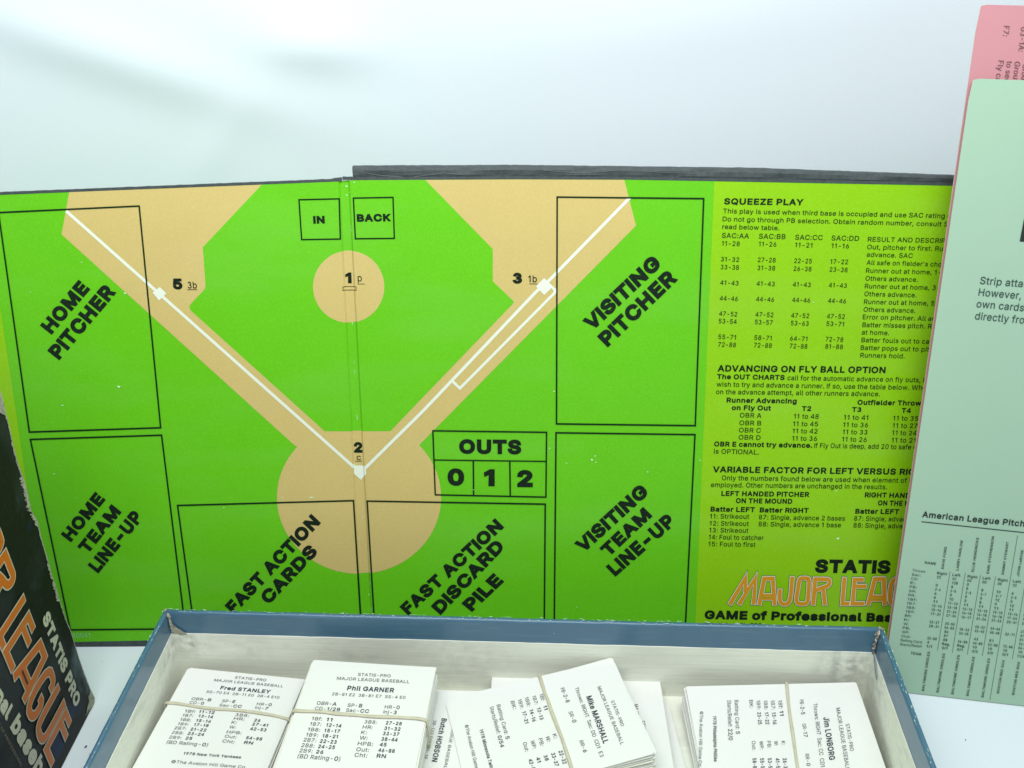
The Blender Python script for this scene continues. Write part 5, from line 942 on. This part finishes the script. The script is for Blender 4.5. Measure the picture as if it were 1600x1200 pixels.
prism('side_wall', [lc+Vector((0, 0, 0.008))-ld*0.002-LP.n*0.0018, lc+Vector((0, 0, topz))-ld*0.003-LP.n*0.0018, lc+Vector((0, 0, topz))-ld*0.003+bk, lc+Vector((0, 0, 0.008))-ld*0.002+bk], -ld*0.0016, ['lid'], lid)
prism('side_wall', [base_near-LP.n*0.0018, base_near+Vector((0, 0, topz))-LP.n*0.0018, base_near+Vector((0, 0, topz))+bk, base_near+bk], ld*0.0016, ['lid'], lid)
prism('side_wall', [b1-LP.n*0.0018-ld*0.002, base_near-LP.n*0.0018+ld*0.002, base_near+bk+ld*0.002, b1+bk-ld*0.002], (0, 0, 0.0016), ['lid'], lid)
tz = Vector((0, 0, topz-0.0016))
prism('side_wall', [b1*1.0+tz-LP.n*0.0018-ld*0.004, base_near+tz-LP.n*0.0018+ld*0.002, base_near+tz+bk+ld*0.002, b1+tz+bk-ld*0.004], (0, 0, 0.0016), ['lid'], lid)
# worn pale edge along the far side
zr = Zoom(0, 600, 4)
def worn(pr, pts, wfun, lift=0.00016):
    n = len(pts)-1; out = []; inn = []; N_ = 0
    for a, b in zip(pts, pts[1:]):
        L_ = hypot(b[0]-a[0], b[1]-a[1]); m = max(2, int(L_/1.1))
        for i in range(m):
            t = i/m; x, y = a[0]+(b[0]-a[0])*t, a[1]+(b[1]-a[1])*t; w_ = max(0.15, wfun(y)*random.uniform(0.45, 1.25))
            out.append((x+0.5, y)); inn.append((x-w_, y+random.uniform(-.3, .9)))
    k = len(out)
    pr.add2d(out+inn, [(i, i+1, k+i+1, k+i) for i in range(k-1)], lift)
def wf(y):
    for a, b, v in ((600, 655, 2.0), (655, 690, 1.2), (690, 745, 2.0), (745, 800, 5.5), (803, 822, 5.0), (822, 850, 1.3), (850, 880, 1.2), (880, 905, 2.6), (908, 940, 4.2), (940, 985, 1.0), (985, 1060, 0.7), (1060, 1110, 0.9)):
        if a <= y < b: return v
    return 0.7
pr = Print(LP); worn(pr, edge[2:]+outl, wf)
pr.poly([(0, 614), (3, 625), (7, 645), (9, 650), (6, 648), (3, 647), (-8, 640), (-8, 600)], 0.0002)
pr.done('worn_edge', ['torn'], lid)
pr = Print(LP); pr.poly([(140, 1076), (147.2, 1090.5), (144, 1103), (134.5, 1114), (136.5, 1102), (138.5, 1096), (137, 1088), (139.5, 1084)], 0.0002); pr.done('crushed_corner', ['torn'], lid)
zc = Zoom(0, 900, 4)
pr = Print(LP); zc.t(pr, 'STATIS PRO', 259, 270, 468, 830, (299, 206), 'h'); pr.done('lettering', ['lid_cream'], lid)
pr = Print(LP); zc.t(pr, 'baseball', 57, 947, 300, 1385, (115, 852), 'h'); zc.t(pr, 'professional', -300, 300, 37, 908, (-245, 212), 'h'); pr.done('lettering', ['lid_cream'], lid)
pr = Print(LP); zc.t(pr, 'GAME OF PROFESSIONAL', -50, 862, 128, 1196, (-40, 846), 'm'); pr.done('small_lettering', ['lid_gold'], lid)
c0 = LP.hit(*zc(-33, 374)); cU = LP.hit(*zc(313, 1199))-c0; cW = LP.hit(*zc(132, 84))-c0
conv = lambda x, y: pix(c0+cU*((x-1815)/(3310-1815))+cW*((810-y)/450))
display([s_ for s_ in LEAGUE], LP, conv, lid, ['lid', 'lid_cream', 'lid_orange', 'lid'], 1, [(2310, 2460, 695)])
c0b = c0-cU*0.04
convb = lambda x, y: pix(c0+cU*((x-1815)/(3310-1815))+cW*((810-y)/450))
display(MAJOR, LP, convb, lid, ['lid', 'lid_cream', 'lid_orange', 'lid'], 1)

# ---------------------------------------------------------------- crumbs on the paper
def crumb(x, y, s_, label):
    P = on_z(x, y, 0.0003); V = []; F = []
    for k in range(3):
        for i in range(7):
            a = 2*pi*i/7; r_ = s_*(1, 0.8, 0.35)[k]*random.uniform(0.6, 1.15)
            V.append(P+Vector((r_*cos(a)*0.6+r_*sin(a)*0.35, r_*sin(a), (0.0, 0.35, 0.7)[k]*s_)))
    for k in range(2):
        for i in range(7): F.append((k*7+i, k*7+(i+1) % 7, (k+1)*7+(i+1) % 7, (k+1)*7+i))
    F += [tuple(range(7)), tuple(range(14, 21))]
    o = mesh('crumb', V, F, ['crumb']); o['label'] = label; o['category'] = 'crumb'
crumb(134, 1167, 0.0007, 'dark crumb on the white paper between the lid and the blue tray')
crumb(160, 1034, 0.00022, 'tiny dark speck on the paper in front of the board, left of the tray')
crumb(1509, 1156, 0.0004, 'small grey speck on the white paper right of the blue tray')
